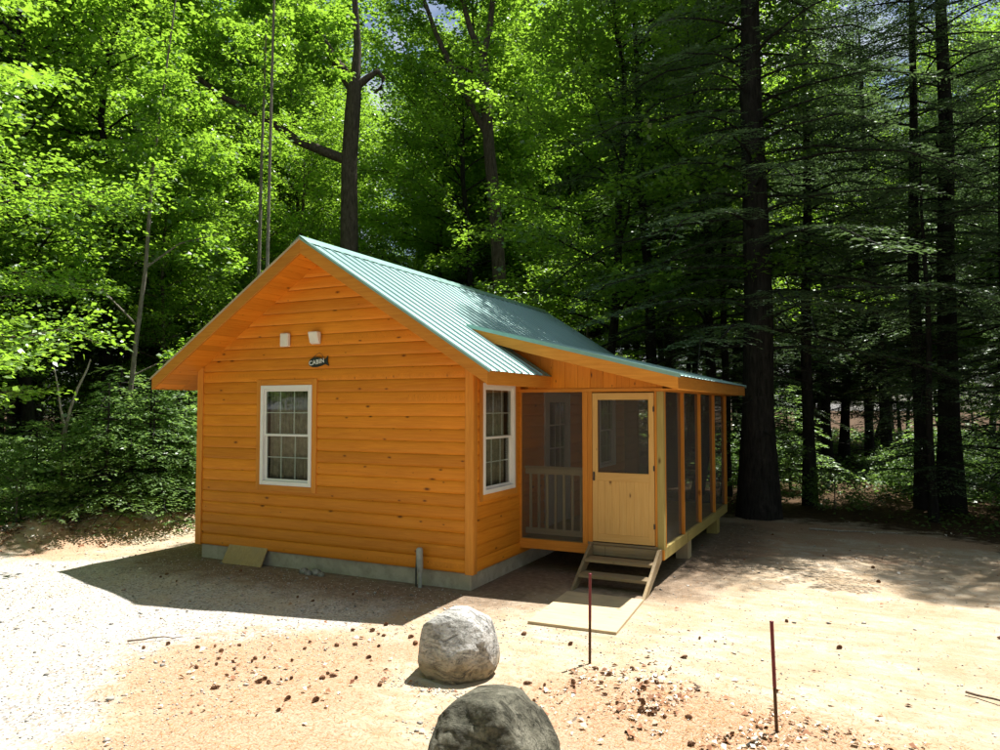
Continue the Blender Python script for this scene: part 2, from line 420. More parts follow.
def vnoise(x, y, s, seed=0):
    """cheap smooth value noise"""
    r = np.random.default_rng(seed); T = r.random((64, 64))
    u = np.asarray(x) / s + 1000; v = np.asarray(y) / s + 1000
    iu = np.floor(u).astype(int); iv = np.floor(v).astype(int); fu = u - iu; fv = v - iv
    fu = fu * fu * (3 - 2 * fu); fv = fv * fv * (3 - 2 * fv)
    g = lambda a, b: T[a % 64, b % 64]
    return (g(iu, iv) * (1 - fu) + g(iu + 1, iv) * fu) * (1 - fv) + (g(iu, iv + 1) * (1 - fu) + g(iu + 1, iv + 1) * fu) * fv
BERM = [(-8.9, -1.9), (-8.2, -0.3), (-7.6, 0.9), (-7.1, 1.9), (-6.6, 2.9)]
def berm_d(x, y):
    d = np.full(np.shape(x), 1e9)
    for (ax, ay), (bx, by) in zip(BERM[:-1], BERM[1:]):
        ex, ey = bx - ax, by - ay
        tt = np.clip(((x - ax) * ex + (y - ay) * ey) / (ex * ex + ey * ey), 0, 1)
        d = np.minimum(d, np.hypot(x - ax - tt * ex, y - ay - tt * ey))
    return d
def gz(x, y):
    x = np.asarray(x, float); y = np.asarray(y, float)
    sd = poly_sd(x, y, CLEAR)
    f = np.clip(-sd / 3.0, 0, 1)
    nearhouse = np.clip((np.hypot(np.clip(np.abs(x + 1.4) - 3.6, 0, None), np.clip(np.abs(y - 3.8) - 4.2, 0, None))) / 1.5, 0.15, 1)
    z = (vnoise(x, y, 1.3, 1) - 0.5) * 0.045 * nearhouse + (vnoise(x, y, 0.35, 2) - 0.5) * 0.018 * nearhouse
    z += f * ((vnoise(x, y, 2.3, 3) - 0.4) * 0.35 + (vnoise(x, y, 0.6, 4) - 0.5) * 0.10)
    b = np.exp(-(berm_d(x, y) / 0.55) ** 2)
    z += b * (0.20 + 0.26 * vnoise(x, y, 0.45, 5) + 0.08 * vnoise(x, y, 0.15, 6))
    return z
def gzf(x, y): return float(gz(np.array([x]), np.array([y]))[0])

def axis_coords(lo, hi, step, far):
    core = np.arange(lo, hi + step / 2, step); out = []
    d = step; v = hi
    while v < far: d *= 1.16; v += d; out.append(v)
    low = []; d = step; v = lo
    while v > -far: d *= 1.16; v -= d; low.append(v)
    return np.concatenate([low[::-1], core, out])
xs = axis_coords(-12, 11, 0.09, 400); ys = axis_coords(-6.5, 12, 0.09, 400)
X, Y = np.meshgrid(xs, ys, indexing='ij'); Z = gz(X, Y)
nx, ny = X.shape
idx = np.arange(nx * ny).reshape(nx, ny)
GF = np.stack([idx[:-1, :-1], idx[1:, :-1], idx[1:, 1:], idx[:-1, 1:]], -1).reshape(-1, 4)
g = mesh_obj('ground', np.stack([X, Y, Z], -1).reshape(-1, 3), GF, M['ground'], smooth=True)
sd = poly_sd(X, Y, CLEAR)
# gravel to the left of a line across the front of the clearing
GR = [(-0.1, 0.2), (-0.3, -1.7), (-1.0, -2.7), (-1.45, -3.6), (-0.95, -4.3), (-0.6, -5.2), (-0.6, -14), (-12, -14), (-12, -1.6), (-6.8, -1.2), (-5.2, -0.1)]
gravel = np.clip(0.5 + poly_sd(X, Y, GR) / 1.4, 0, 1)
lit = np.zeros(X.shape)
for cx_, cy_, rx, ry, a in [(-0.4, -3.3, 1.5, 1.3, 1.0), (0.5, -4.6, 1.4, 1.2, .8), (3.2, -2.7, 1.7, 0.8, 1.05), (4.4, -3.2, 1.5, .9, .95), (2.4, -3.4, 1.0, .8, .9), (0.3, -2.4, .9, .6, .8), (5, 1.5, 1.6, .5, .45), (4.5, 4.5, 2.0, .8, .5), (3.4, 7.2, 1.6, .9, .95), (5.6, 6.6, 1.7, .8, .95), (7.2, 4.6, 1.2, 1.4, .9), (2.9, 4.6, .8, 1.2, .6), (-7.4, 0.2, 0.9, 2.2, .75), (3.2, 5.8, 1.8, .8, .6)]:
    lit = np.maximum(lit, a * np.exp(-(((X - cx_) / rx) ** 2 + ((Y - cy_) / ry) ** 2)))
lit = np.maximum(lit, np.exp(-(berm_d(X, Y) / 0.6) ** 2) * 0.55)
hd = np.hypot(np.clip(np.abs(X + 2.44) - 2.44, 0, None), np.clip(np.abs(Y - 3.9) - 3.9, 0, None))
hd = np.minimum(hd, np.hypot(np.clip(np.abs(X - 1.05) - 1.05, 0, None), np.clip(np.abs(Y - 3.9) - 2.6, 0, None)) + .2)   # earthy brown shade painted round the cabin to deepen its shadow
for nm, arr in (('soil_shade', np.clip(1.05 - hd / 1.9, 0, 1)), ('gravel', gravel), ('litter', lit), ('forest', np.clip(0.5 - (sd - 0.25) / 2.8, 0, 1))):
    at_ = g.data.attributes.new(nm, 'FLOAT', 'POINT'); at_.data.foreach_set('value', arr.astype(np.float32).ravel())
tag(g, kind='structure')

# ---------------------------------------------------------------- cabin
W = 4.88; HX = -W / 2; YB = 7.75; ZB = 0.22
ZR = 4.72; SL = 0.645; OV = 0.525; EV = 0.50
def rz(x): return ZR - SL * abs(x - HX)
cabin = empty('cabin', (HX, 3.9, 0), 'small orange-stained log-sided cabin with a teal metal roof and a screened side porch', 'cabin')
CO = cabin.location
class Par:  # parts are built in world coordinates, then moved under their thing
    pass
def adopt(ob, parent):
    ob.parent = parent; ob.matrix_parent_inverse = parent.matrix_basis.inverted() if parent.parent is None else (parent.parent.matrix_basis @ parent.matrix_basis).inverted()
    return ob
bpy.context.view_layer.update()
PINV = Matrix.Translation(-CO)
def part(mb, name, mat, parent=None, bevel=0.003, smooth=False, label=None):
    ob = mb.build(name, mat, None, bevel, smooth)
    if parent is None:
        ob.parent = cabin; ob.matrix_parent_inverse = PINV
    else:
        ob.parent = parent; ob.matrix_parent_inverse = Matrix.Identity(4)  # parts sit at the origin in world space
        ob.matrix_parent_inverse = (PINV.inverted() @ Matrix.Identity(4)).inverted() if False else Matrix.Identity(4)
    if label: ob['label'] = label
    return ob

# concrete foundation
m = MB(); m.box(-W + 0.03, -0.02, 0.02, YB - 0.02, -0.25, ZB - 0.002); part(m, 'foundation', M['concrete'], bevel=0.012)

def siding(name, org, u, nrm, lo, hi, z0, z1, holes, course=0.1685, mat='siding', seed=0):
    """half-log lap boards; lo(z), hi(z) limit each board; holes = (u0,u1,z0,z1)"""
    r = random.Random(seed); V, F, G, Rn = [], [], [], []
    org = Vector(org); u = Vector(u); nrm = Vector(nrm)
    k = 0; z = z0
    while z < z1 - 1e-6:
        za, zb = z, z + course
        ts = [0, .03, .07, .16, .3, .5, .7, .84, .93, .97, 1.0]
        lv = sorted(set([za + course * q for q in ts] + [h for ho in holes for h in ho[2:] if za < h < zb] + ([z1] if za < z1 < zb else [])))
        lv = [q for q in lv if q <= z1 + 1e-9]
        def dep(zz):
            q = (zz - za) / course
            return 0.004 + 0.017 * (1 - abs(2 * q - 1) ** 4.5) + 0.006 * (1 - q)
        L0, L1 = lo(za), hi(za)
        joints = sorted(r.uniform(L0, L1) for _ in range(1 if r.random() < .45 else 0)) if L1 - L0 > 2.5 else []
        segs = list(zip([-99] + joints, joints + [99])); rns = [r.random() for _ in segs]
        for (sa, sb), rn in zip(segs, rns):
            for a, b in zip(lv[:-1], lv[1:]):
                mid = (a + b) / 2
                iv = [(max(lo(a), sa), max(lo(b), sa), min(hi(a), sb), min(hi(b), sb))]
                for ho in holes:
                    if ho[2] < mid < ho[3]:
                        nv = []
                        for (la, lb, ha, hb) in iv:
                            if ho[0] > la: nv.append((la, lb, min(ho[0], ha), min(ho[0], hb)))
                            if ho[1] < ha: nv.append((max(ho[1], la), max(ho[1], lb), ha, hb))
                        iv = nv
                for (la, lb, ha, hb) in iv:
                    if ha - la < 0.005 and hb - lb < 0.005: continue
                    bi = len(V)
                    for uu, zz in ((la, a), (ha, a), (hb, b), (lb, b)):
                        p = org + u * uu + nrm * dep(zz) + Vector((0, 0, zz))
                        V.append(p); G.append((uu + rn * 53, zz + k * 0.37, rn * 9)); Rn.append(rn)
                    F.append((bi, bi + 1, bi + 2, bi + 3))
        z += course; k += 1
    ob = mesh_obj(name, V, F, M[mat], None, None, Rn, G)
    import bmesh
    bm = bmesh.new(); bm.from_mesh(ob.data); bmesh.ops.remove_doubles(bm, verts=bm.verts, dist=0.0005)
    for f in bm.faces: f.smooth = True
    bm.normal_update()
    f0 = max(bm.faces, key=lambda f: f.calc_area())
    if sum(f.normal.dot(nrm) for f in bm.faces) < 0: bmesh.ops.reverse_faces(bm, faces=bm.faces)
    bm.to_mesh(ob.data); bm.free()
    ob.parent = cabin; ob.matrix_parent_inverse = PINV
    return ob

# walls: siding outside, inner lining behind it (one part per wall: lining is its sub-part)
WIN = dict(w=0.98, h=1.48, z=1.205)
fw0, fw1 = -3.10 - .49, -3.10 + .49
sw0, sw1 = 0.25, 1.24
holesF = [(fw0 + .02, fw1 - .02, WIN['z'] + .02, WIN['z'] + WIN['h'] - .02)]
holesR = [(sw0 + .02, sw1 - .02, WIN['z'] + .02, WIN['z'] + WIN['h'] - .02), (2.42, 3.42, 0.45, 2.55), (5.05, 6.05, 1.2, 2.62)]
gl = lambda z: max(-W + .02, HX - (ZR - .12 - z) / SL)
gh = lambda z: min(-.02, HX + (ZR - .12 - z) / SL)
wf = siding('front_wall', (0, 0, 0), (1, 0, 0), (0, -1, 0), gl, gh, ZB, ZR - .13, holesF, seed=3)
wb = siding('back_wall', (0, YB, 0), (1, 0, 0), (0, 1, 0), gl, gh, ZB, ZR - .13, [], seed=4)
wl = siding('left_wall', (-W, 0, 0), (0, 1, 0), (-1, 0, 0), lambda z: .02, lambda z: YB - .02, ZB, 3.0, [], seed=5)
wr = siding('right_wall', (0, 0, 0), (0, 1, 0), (1, 0, 0), lambda z: .02, lambda z: YB - .02, ZB, 3.0, holesR, seed=6)

def sub(mb, parent, name, mat, bevel=0.003):
    """sub-part: everything is stored in world coordinates, so only the cabin offset has to be undone once"""
    ob = mb.build(name, mat, None, bevel)
    ob.parent = parent
    return ob
def panel_with_holes(mb, a0, a1, z0, top, holes, fixed0, fixed1, plane):
    """inner wall lining as boxes around the holes"""
    holes = sorted(holes); cur = a0
    def bx(p0, p1, za, zb):
        if plane == 'x': mb.box(p0, p1, fixed0, fixed1, za, zb)
        else: mb.box(fixed0, fixed1, p0, p1, za, zb)
    for h in holes:
        bx(cur, h[0], z0, top); bx(h[0], h[1], z0, h[2]); bx(h[0], h[1], h[3], top); cur = h[1]
    bx(cur, a1, z0, top)
m = MB()
panel_with_holes(m, -W + .03, -.03, ZB, 2.95, holesF, 0.0, 0.10, 'x'); sub(m, wf, 'wall_core', M['room'], 0)
m = MB(); m.prism([(-W + .03, 2.951), (-.03, 2.951), (-.03, 2.96), (HX, ZR - .2), (-W + .03, 2.96)], 0.0, .10); sub(m, wf, 'gable_core', M['room'], 0)
m = MB(); panel_with_holes(m, .101, YB - .101, ZB, 2.95, holesR, -.10, 0.0, 'y'); sub(m, wr, 'wall_core', M['room'], 0)
m = MB(); m.box(-W, -W + .1, .101, YB - .101, ZB, 2.95); sub(m, wl, 'wall_core', M['room'], 0)
m = MB(); m.prism([(-W + .03, ZB), (-.03, ZB), (-.03, 2.96), (HX, ZR - .2), (-W + .03, 2.96)], YB - .1, YB); sub(m, wb, 'wall_core', M['room'], 0)
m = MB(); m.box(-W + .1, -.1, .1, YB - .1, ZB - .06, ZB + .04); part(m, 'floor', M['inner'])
m = MB(); m.box(-W + .1, -.1, .1, YB - .1, 2.86, 2.90); part(m, 'ceiling', M['room'], bevel=0)

# corner boards
for (x0, x1, y0, y1, zt) in [(-W - .045, -W + .075, -.045, .0, 2.985), (-W - .045, -W + .0, 0.001, .075, 2.95), (-.075, .045, -.045, .0, 2.985), (.0, .045, .001, .075, 2.95),
                             (-.075, .045, YB, YB + .045, 2.95), (-W - .045, -W + .075, YB, YB + .045, 2.95)]:
    m = MB(); m.box(x0, x1, y0, y1, ZB - .01, zt); part(m, 'corner_board', M['trim'], bevel=.004)

# windows -------------------------------------------------------------
def window(axis, a0, a1, z0, z1, out, label=None, grid=True):
    """axis 'x': in the front wall (y=0, facing -y); axis 'y': in the right wall (x=0, facing +x)"""
    def B(mb, p0, p1, d0, d1, za, zb):
        if axis == 'x': mb.box(p0, p1, -d1, -d0, za, zb)
        else: mb.box(d0, d1, p0, p1, za, zb)
    fwid = .058
    m = MB()
    B(m, a0, a0 + fwid, -.05, .052, z0, z1); B(m, a1 - fwid, a1, -.05, .052, z0, z1)
    B(m, a0 + fwid, a1 - fwid, -.05, .052, z0, z0 + fwid); B(m, a0 + fwid, a1 - fwid, -.05, .052, z1 - fwid, z1)
    w = part(m, 'window', M['vinyl'], bevel=.004, label=label)
    b0, b1, c0, c1 = a0 + fwid, a1 - fwid, z0 + fwid, z1 - fwid
    mid = (c0 + c1) / 2
    for nm, zz0, zz1, d in (('upper_sash', mid - .015, c1, .012), ('lower_sash', c0, mid + .022, -.016)):
        m = MB(); s = .032
        B(m, b0, b0 + s, d - .014, d + .014, zz0, zz1); B(m, b1 - s, b1, d - .014, d + .014, zz0, zz1)
        B(m, b0 + s, b1 - s, d - .014, d + .014, zz0, zz0 + s); B(m, b0 + s, b1 - s, d - .014, d + .014, zz1 - s, zz1)
        sub(m, w, nm, M['vinyl'])
        m = MB(); B(m, b0 + s, b1 - s, d - .002, d + .002, zz0 + s, zz1 - s); sub(m, w, 'pane', M['glass'], 0)
        if grid:
            m = MB(); wd = b1 - b0 - 2 * s
            for k in (1, 2):
                xx = b0 + s + wd * k / 3; B(m, xx - .007, xx + .007, d - .012, d - .003, zz0 + s, zz1 - s)
            zc = (zz0 + zz1) / 2; B(m, b0 + s, b1 - s, d - .0125, d - .0035, zc - .007, zc + .007)
            sub(m, w, 'grille', M['vinyl'], 0)
    # pleated curtain right behind the glass
    n = 90; V, F = [], []
    for i in range(n + 1):
        p = b0 + .01 + (b1 - b0 - .02) * i / n; d = -.10 + .012 * math.sin(i * .9) + .005 * math.sin(i * 2.3)
        for zz in (c0, c1): V.append((p, -d, zz) if axis == 'x' else (d, p, zz))
    F = [(2 * i, 2 * i + 2, 2 * i + 3, 2 * i + 1) for i in range(n)]
    cu = mesh_obj('curtain', V, F, M['curtain'], smooth=True); cu.parent = w
    so = cu.modifiers.new('cloth', 'SOLIDIFY'); so.thickness = .003
    # stained casing boards around the white frame
    m = MB(); k = .085
    B(m, a0 - k, a0 - .001, .004, .040, z0 - k, z1 + k); B(m, a1 + .001, a1 + k, .004, .040, z0 - k, z1 + k)
    B(m, a0 - .001, a1 + .001, .004, .039, z1 + .001, z1 + k); B(m, a0 - .001, a1 + .001, .004, .039, z0 - k, z0 - .001)
    sub(m, w, 'window_casing', M['trim'])
    return w
window('x', fw0, fw1, WIN['z'], WIN['z'] + WIN['h'], 1, 'white double-hung window in the front gable wall')
window('y', sw0, sw1, WIN['z'], WIN['z'] + WIN['h'], 1, 'white double-hung window in the side wall by the porch')
window('y', 5.05, 6.05, 1.2, 2.62, 1, 'white window on the house wall inside the screened porch')

# entry door inside the porch -----------------------------------------
m = MB()
for b in ((.001, .05, 2.37, 2.42, .46, 2.60), (.001, .05, 3.42, 3.47, .46, 2.60), (.001, .049, 2.42, 3.42, 2.55, 2.60)): m.box(*b)
for b in ((.0, .035, 2.42, 2.58, .47, 2.55), (.0, .035, 3.26, 3.42, .47, 2.55), (.0, .035, 2.58, 3.26, .47, 1.32), (.0, .035, 2.58, 3.26, 2.44, 2.55)): m.box(*b)
for k in (1, 2):
    yy = 2.58 + .68 * k / 3; m.box(.028, .037, yy - .012, yy + .012, 1.32, 2.44)
for k in (1, 2): m.box(.027, .036, 2.58, 3.26, 1.32 + 1.12 * k / 3 - .012, 1.32 + 1.12 * k / 3 + .012)
ed = part(m, 'entry_door', M['door_white'])
m = MB(); m.box(.015, .02, 2.58, 3.26, 1.32, 2.44); sub(m, ed, 'pane', M['glass'], 0)
m = MB(); m.box(.036, .07, 3.30, 3.36, 1.22, 1.27); sub(m, ed, 'door_knob', M['black_metal'], .01)

# main roof ------------------------------------------------------------
def ribbed(pt, down, length, width_axis0, width_axis1, pitch=0.2286):
    """sheet of ribbed steel. pt(a, s): point at position a along the eave and distance s down the slope; returns with ribs raised along the normal"""
    prof = []
    a = width_axis0
    while a < width_axis1 - 1e-6:
        for off, h in ((0, 0), (.012, .019), (.030, .019), (.042, 0), (.098, 0), (.104, .004), (.112, .004), (.118, 0), (.165, 0), (.171, .004), (.179, .004), (.185, 0)):
            if a + off <= width_axis1: prof.append((a + off, h))
        a += pitch
    prof.append((width_axis1, 0))
    return prof
th = math.atan(SL); cth, sth = math.cos(th), math.sin(th)
Y0, Y1 = -OV, YB + OV
hw = W / 2 + EV
roof_parent = None
def slope_sheet(name, sgn, parent=None):
    prof = ribbed(None, None, None, Y0, Y1)
    V, F = [], []
    n = len(prof)
    for layer, dz in ((0, 0.0), (1, -.004)):
        for s in (0.0, 0.5, 1.0):
            for (yy, h) in prof:
                x = HX + sgn * (hw + .03) * s; z = ZR - SL * (hw + .03) * s
                V.append((x + sgn * sth * (h + dz), yy, z + cth * (h + dz)))
    for L in range(2):
        for r_ in range(2):
            o_ = L * 3 * n + r_ * n
            for i in range(n - 1): F.append((o_ + i, o_ + i + 1, o_ + n + i + 1, o_ + n + i))
    ob = mesh_obj(name, V, F, M['roofing'])
    return ob
roof = slope_sheet('roof', 1); roof.parent = cabin; roof.matrix_parent_inverse = PINV
rf2 = slope_sheet('roof', -1); rf2.parent = cabin; rf2.matrix_parent_inverse = PINV
# deck boards under the steel, visible as the soffit
for sgn in (1, -1):
    m = MB(); xe = HX + sgn * hw
    nb = 17
    for i in range(nb):
        s0, s1 = i / nb, (i + 1) / nb - .003
        xa, xb = HX + sgn * hw * s0, HX + sgn * hw * s1
        za, zb = ZR - SL * hw * s0, ZR - SL * hw * s1
        m.prism([(xa, za - .045), (xb, zb - .045), (xb, zb - .005), (xa, za - .005)] if i else [(xa, za - .045), (xb, zb - .045), (xb, zb - .012), (xa, za - .012)], Y0 + .03, Y1 - .03, axis=1)
    part(m, 'roof_deck', M['trim'], bevel=0)
    # soffit boards parallel to the rafters, front and back overhangs
    for ya, yb_, nm in ((Y0 + .036, -.002, 'soffit'), (YB + .002, Y1 - .036, 'soffit')):
        m = MB()
        nbd = 26
        for i in range(nbd):
            s0, s1 = i / nbd, (i + 1) / nbd - .0015
            xa, xb = HX + sgn * (hw - .036) * s0, HX + sgn * (hw - .036) * s1
            za, zb = ZR - SL * abs(xa - HX), ZR - SL * abs(xb - HX)
            m.prism([(xa, za - .200), (xb, zb - .200), (xb, zb - .182), (xa, za - .182)], ya, yb_, axis=1)
        part(m, nm, M['siding'], bevel=0)
    # eave soffit along the side
    m = MB(); xa, xb = HX + sgn * (W / 2 + .002), HX + sgn * (hw - .036)
    za, zb = ZR - SL * (W / 2 + .002), ZR - SL * (hw - .036)
    m.prism([(xa, za - .2), (xb, zb - .2), (xb, zb - .184), (xa, za - .184)], -.001, YB + .001, axis=1); part(m, 'eave_soffit', M['siding'], bevel=0)
    # rake fascia (front and back) and eave fascia
    for ya, yb_ in ((Y0, Y0 + .034), (Y1 - .034, Y1)):
        m = MB()
        m.prism([(HX, ZR - .012), (xe, ZR - SL * hw - .012), (xe, ZR - SL * hw - .190), (HX, ZR - .215)], ya, yb_, axis=0)
        part(m, 'rake_board', M['trim'], bevel=.003)
        m = MB()   # thin metal edge that laps over the rake board
        ym, yn = (ya - .010, ya - .002) if ya < 0 else (yb_ + .002, yb_ + .010)
        m.prism([(HX, ZR + .012), (xe + sgn * .03, ZR - SL * (hw + .03) + .012), (xe + sgn * .03, ZR - SL * (hw + .03) - .022), (HX, ZR - .022)], ym, yn, axis=0)
        part(m, 'rake_edge', M['rake_metal'] if sgn < 0 else M['roof_edge'], bevel=0)
    m = MB(); zt = ZR - SL * hw
    a_, b_ = sorted((xe - sgn * .034, xe - .0 * sgn))
    m.box(a_, b_, Y0 + .0345, Y1 - .0345, zt - .188, zt - .014); part(m, 'eave_board', M['trim'])
# ridge cap
m = MB()
m.prism([(HX - .16, ZR - .16 * SL + .022), (HX, ZR + .034), (HX + .16, ZR - .16 * SL + .022), (HX + .16, ZR - .16 * SL + .018), (HX, ZR + .028), (HX - .16, ZR - .16 * SL + .018)], Y0 - .012, Y1 + .012, axis=1)
part(m, 'ridge_cap', M['roof_edge'], bevel=0)

# wall-mounted white boxes on the gable
for (x, z, w, h, tilt, lab) in [(-3.105, 3.355, .155, .20, 0, 'flat white box, left of the two on the gable'), (-2.54, 3.36, .17, .18, .35, 'tilted pinkish white box, right of the two on the gable')]:
    m = MB(); m.prism([(-.034, z - h / 2), (-.10 + tilt * .02, z - h / 2 + tilt * .05), (-.10 - tilt * .12, z + h / 2), (-.034, z + h / 2)], x - w / 2, x + w / 2, plane='yz')
    part(m, 'wall_fixture', M['white_plastic'], bevel=.012, label=lab)

# ---- porch -------------------------------------------------------------
XP = 2.14; YP = 1.45; SP = 1.277; YQ = YP + 4 * SP
PS = 0.255; PE = 2.44; PZ = 2.775
def pz(x): return PZ + PS * (PE - x)
PY0, PY1 = 1.02, YQ + .42
# floor and rim
m = MB()
for i in range(36):
    y = YP + .05 + i * .1415
    if y + .137 < YQ: m.box(.0, XP - .045, y, y + .137, .43, .458)
part(m, 'porch_floor', M['treated'])
m = MB(); m.box(.002, XP - .002, YP + .0, YP + .04, .315, .452); part(m, 'rim_beam', M['trim'], label='orange beam under the front of the porch')
m = MB(); m.box(XP - .040, XP, YP + .041, YQ, .315, .468); part(m, 'rim_beam', M['treated'], label='treated beam along the long side of the porch')
m = MB(); m.box(.002, XP - .041, YQ - .04, YQ, .315, .468); part(m, 'rim_beam', M['treated'])
m = MB()
for k in range(1, 9): m.box(.02, XP - .045, YP + k * .56, YP + k * .56 + .04, .29, .428)
part(m, 'floor_joists', M['treated'], bevel=0)
# piers
for (x, y, w_, h_, mt) in [(1.98, 3.35, .2, .30, 'pad'), (1.98, 5.9, .2, .30, 'treated'), (1.0, 6.3, .2, .30, 'treated'), (.9, 3.35, .2, .30, 'treated')]:
    m = MB(); m.box(x - w_ / 2, x + w_ / 2, y - .12, y + .12, -.08, h_ + (.0 if x > 1.5 else -.0) - .012); part(m, 'porch_pier', M[mt], bevel=.006)
# posts and studs
def post(x0, x1, y0, y1, z0, z1, mat, nm='porch_post'):
    m = MB(); m.box(x0, x1, y0, y1, z0, z1); return part(m, nm, M[mat])
ZH = 2.575
post(.002, .042, YP, YP + .09, .453, ZH, 'trim')
post(.990, 1.065, YP, YP + .09, .453, ZH, 'trim')
post(1.067, 1.135, YP + .004, YP + .09, .453, ZH, 'trim', 'door_jamb')
post(2.020, 2.052, YP + .004, YP + .09, .453, ZH, 'trim', 'door_jamb')
post(XP - .086, XP + .002, YP - .004, YP + .088, .453, ZH, 'treated')
for k in range(1, 5):
    y = YP + k * SP; post(XP - .088, XP, y - .03 - (.03 if k == 4 else 0), y + .025, .469, ZH, 'trim', 'screen_stud')
post(XP - .030, XP + .006, YP + .089, YP + .122, .469, ZH, 'trim', 'screen_stud')
# headers
m = MB(); m.box(.002, XP, YP, YP + .09, ZH + .001, ZH + .05); part(m, 'header', M['trim'])
m = MB(); m.box(XP - .088, XP - .001, YP + .091, YQ + .025, ZH + .001, ZH + .13); part(m, 'header', M['trim'])
# vertical boards above the front header, cut under both roofs
m = MB(); x = -.60; r = random.Random(4)
while x < XP - .01:
    x2 = min(x + .19, XP)
    def lowz(xx): return ZH + .052 if xx >= 0.0 else rz(xx) - .10
    a, b = x + .001, x2 - .001
    m.prism([(a, lowz(a) if a >= 0 else rz(a) - .1), (b, lowz(b)), (b, pz(b) - .035), (a, pz(a) - .035)], YP + .012, YP + .05, axis=2, rn=r.random())
    x = x2
part(m, 'porch_gable_boards', M['siding'], bevel=.002)
# porch roof sheet
prof = ribbed(None, None, None, PY0, PY1)
xi = -.62
tp = math.atan(PS); cp_, sp_ = math.cos(tp), math.sin(tp)
V, F = [], []; n = len(prof)
for layer in (0, -.004):
    for s in (0, .5, 1):
        x = xi - .03 + (PE + .03 - xi + .03) * s
        for (yy, h) in prof: V.append((x + sp_ * (h + layer), yy, pz(x) + cp_ * (h + layer)))
for L in range(2):
    for r_ in range(2):
        o_ = L * 3 * n + r_ * n
        for i in range(n - 1): F.append((o_ + i, o_ + i + 1, o_ + n + i + 1, o_ + n + i))
pr = mesh_obj('porch_roof', V, F, M['roofing']); pr.parent = cabin; pr.matrix_parent_inverse = PINV
m = MB(); m.prism([(xi + .05, pz(xi + .05) - .03), (PE - .036, pz(PE - .036) - .03), (PE - .036, pz(PE - .036) - .006), (xi + .05, pz(xi + .05) - .006)], PY0 + .04, PY1 - .04, axis=1)
part(m, 'porch_roof_deck', M['trim'], bevel=0)
# rake board tapers where it dies into the main roof
for ya, yb_ in ((PY0, PY0 + .036), (PY1 - .036, PY1)):
    m = MB(); m.prism([(xi + .02, pz(xi + .02) - .012), (PE, pz(PE) - .012), (PE, pz(PE) - .190), (.35, pz(.35) - .19), (xi + .28, pz(xi + .28) - .17)], ya, yb_, axis=0)
    part(m, 'porch_rake_board', M['trim'])
    m = MB(); m.prism([(xi - .02, pz(xi - .02) + .024), (PE + .03, pz(PE + .03) + .024), (PE + .03, pz(PE + .03) - .030), (xi - .02, pz(xi - .02) - .030)], ya - .009 if ya < 3 else yb_ + .002, ya - .002 if ya < 3 else yb_ + .009, axis=0)
    part(m, 'porch_rake_edge', M['roof_edge'], bevel=0)
m = MB(); m.box(PE - .036, PE, PY0 + .0365, PY1 - .0365, pz(PE) - .190, pz(PE) - .012); part(m, 'porch_eave_board', M['trim'])
m = MB(); m.box(XP + .001, PE - .037, PY0 + .037, PY1 - .037, pz(PE) - .19, pz(PE) - .172); part(m, 'porch_soffit', M['trim'])
# rafters
m = MB()
for k in range(9):
    y = YP + .1 + k * .62; m.prism([(.02, pz(.02) - .18), (XP + .1, pz(XP + .1) - .165), (XP + .1, pz(XP + .1) - .035), (.02, pz(.02) - .035)], y, y + .04, axis=0)
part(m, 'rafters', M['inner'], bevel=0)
# screens
def screen(a):
    m = MB(); m.box(*a); return part(m, 'insect_screen', M['screen'], bevel=0)
screen((.042, .990, YP + .030, YP + .032, .462, ZH))
for k in range(4):
    y0 = YP + k * SP + (.122 if k == 0 else .025); y1 = YP + (k + 1) * SP - (.06 if k == 3 else .03)
    screen((XP - .045, XP - .043, y0, y1, .469, ZH))
m = MB(); m.box(.09, XP - .09, YQ - .03, YQ - .028, .469, ZH); part(m, 'insect_screen', M['screen'], bevel=0)
# railing behind the left opening
m = MB(); m.box(.03, 1.0, 1.600, 1.690, 1.455, 1.492); m.box(.03, 1.0, 1.630, 1.668, 1.375, 1.454)
rl = part(m, 'railing', M['grey_green'])
m = MB(); m.box(.03, 1.0, 1.630, 1.668, .50, .585); sub(m, rl, 'bottom_rail', M['grey_green'])
for k in range(7):
    x = .09 + k * .132; m = MB(); m.box(x, x + .036, 1.632, 1.666, .586, 1.374); sub(m, rl, 'baluster', M['grey_green'])
# screen door
m = MB(); dx0, dx1, dz0, dz1 = 1.142, 2.014, .50, 2.558; yf, yb2 = YP - .006, YP + .030
m.box(dx0, dx0 + .075, yf, yb2, dz0, dz1, axis=2); m.box(dx1 - .075, dx1, yf, yb2, dz0, dz1, axis=2)
m.box(dx0 + .075, dx1 - .075, yf, yb2, dz1 - .095, dz1, axis=0); m.box(dx0 + .075, dx1 - .075, yf, yb2, 1.34, 1.455, axis=0)
m.box(dx0 + .075, dx1 - .075, yf, yb2, dz0, dz0 + .11, axis=0)
for i in range(7):
    wv = (dx1 - dx0 - .15) / 7; m.box(dx0 + .075 + i * wv, dx0 + .075 + (i + 1) * wv - .0008, yf + .005, yb2 - .005, dz0 + .11, 1.34, axis=2, rn=.45 + .1 * random.random())
sdoor = part(m, 'screen_door', M['fresh'], bevel=.002)
m = MB(); m.box(dx0 + .075, dx1 - .075, YP + .010, YP + .012, 1.455, dz1 - .095); sub(m, sdoor, 'insect_screen', M['screen'], 0)
m = MB(); m.box(dx0 + .015, dx0 + .035, yf - .03, yf - .001, 1.34, 1.46); m.box(dx0 + .016, dx0 + .034, yf - .05, yf - .03, 1.36, 1.375); sub(m, sdoor, 'door_handle', M['black_metal'], .002)
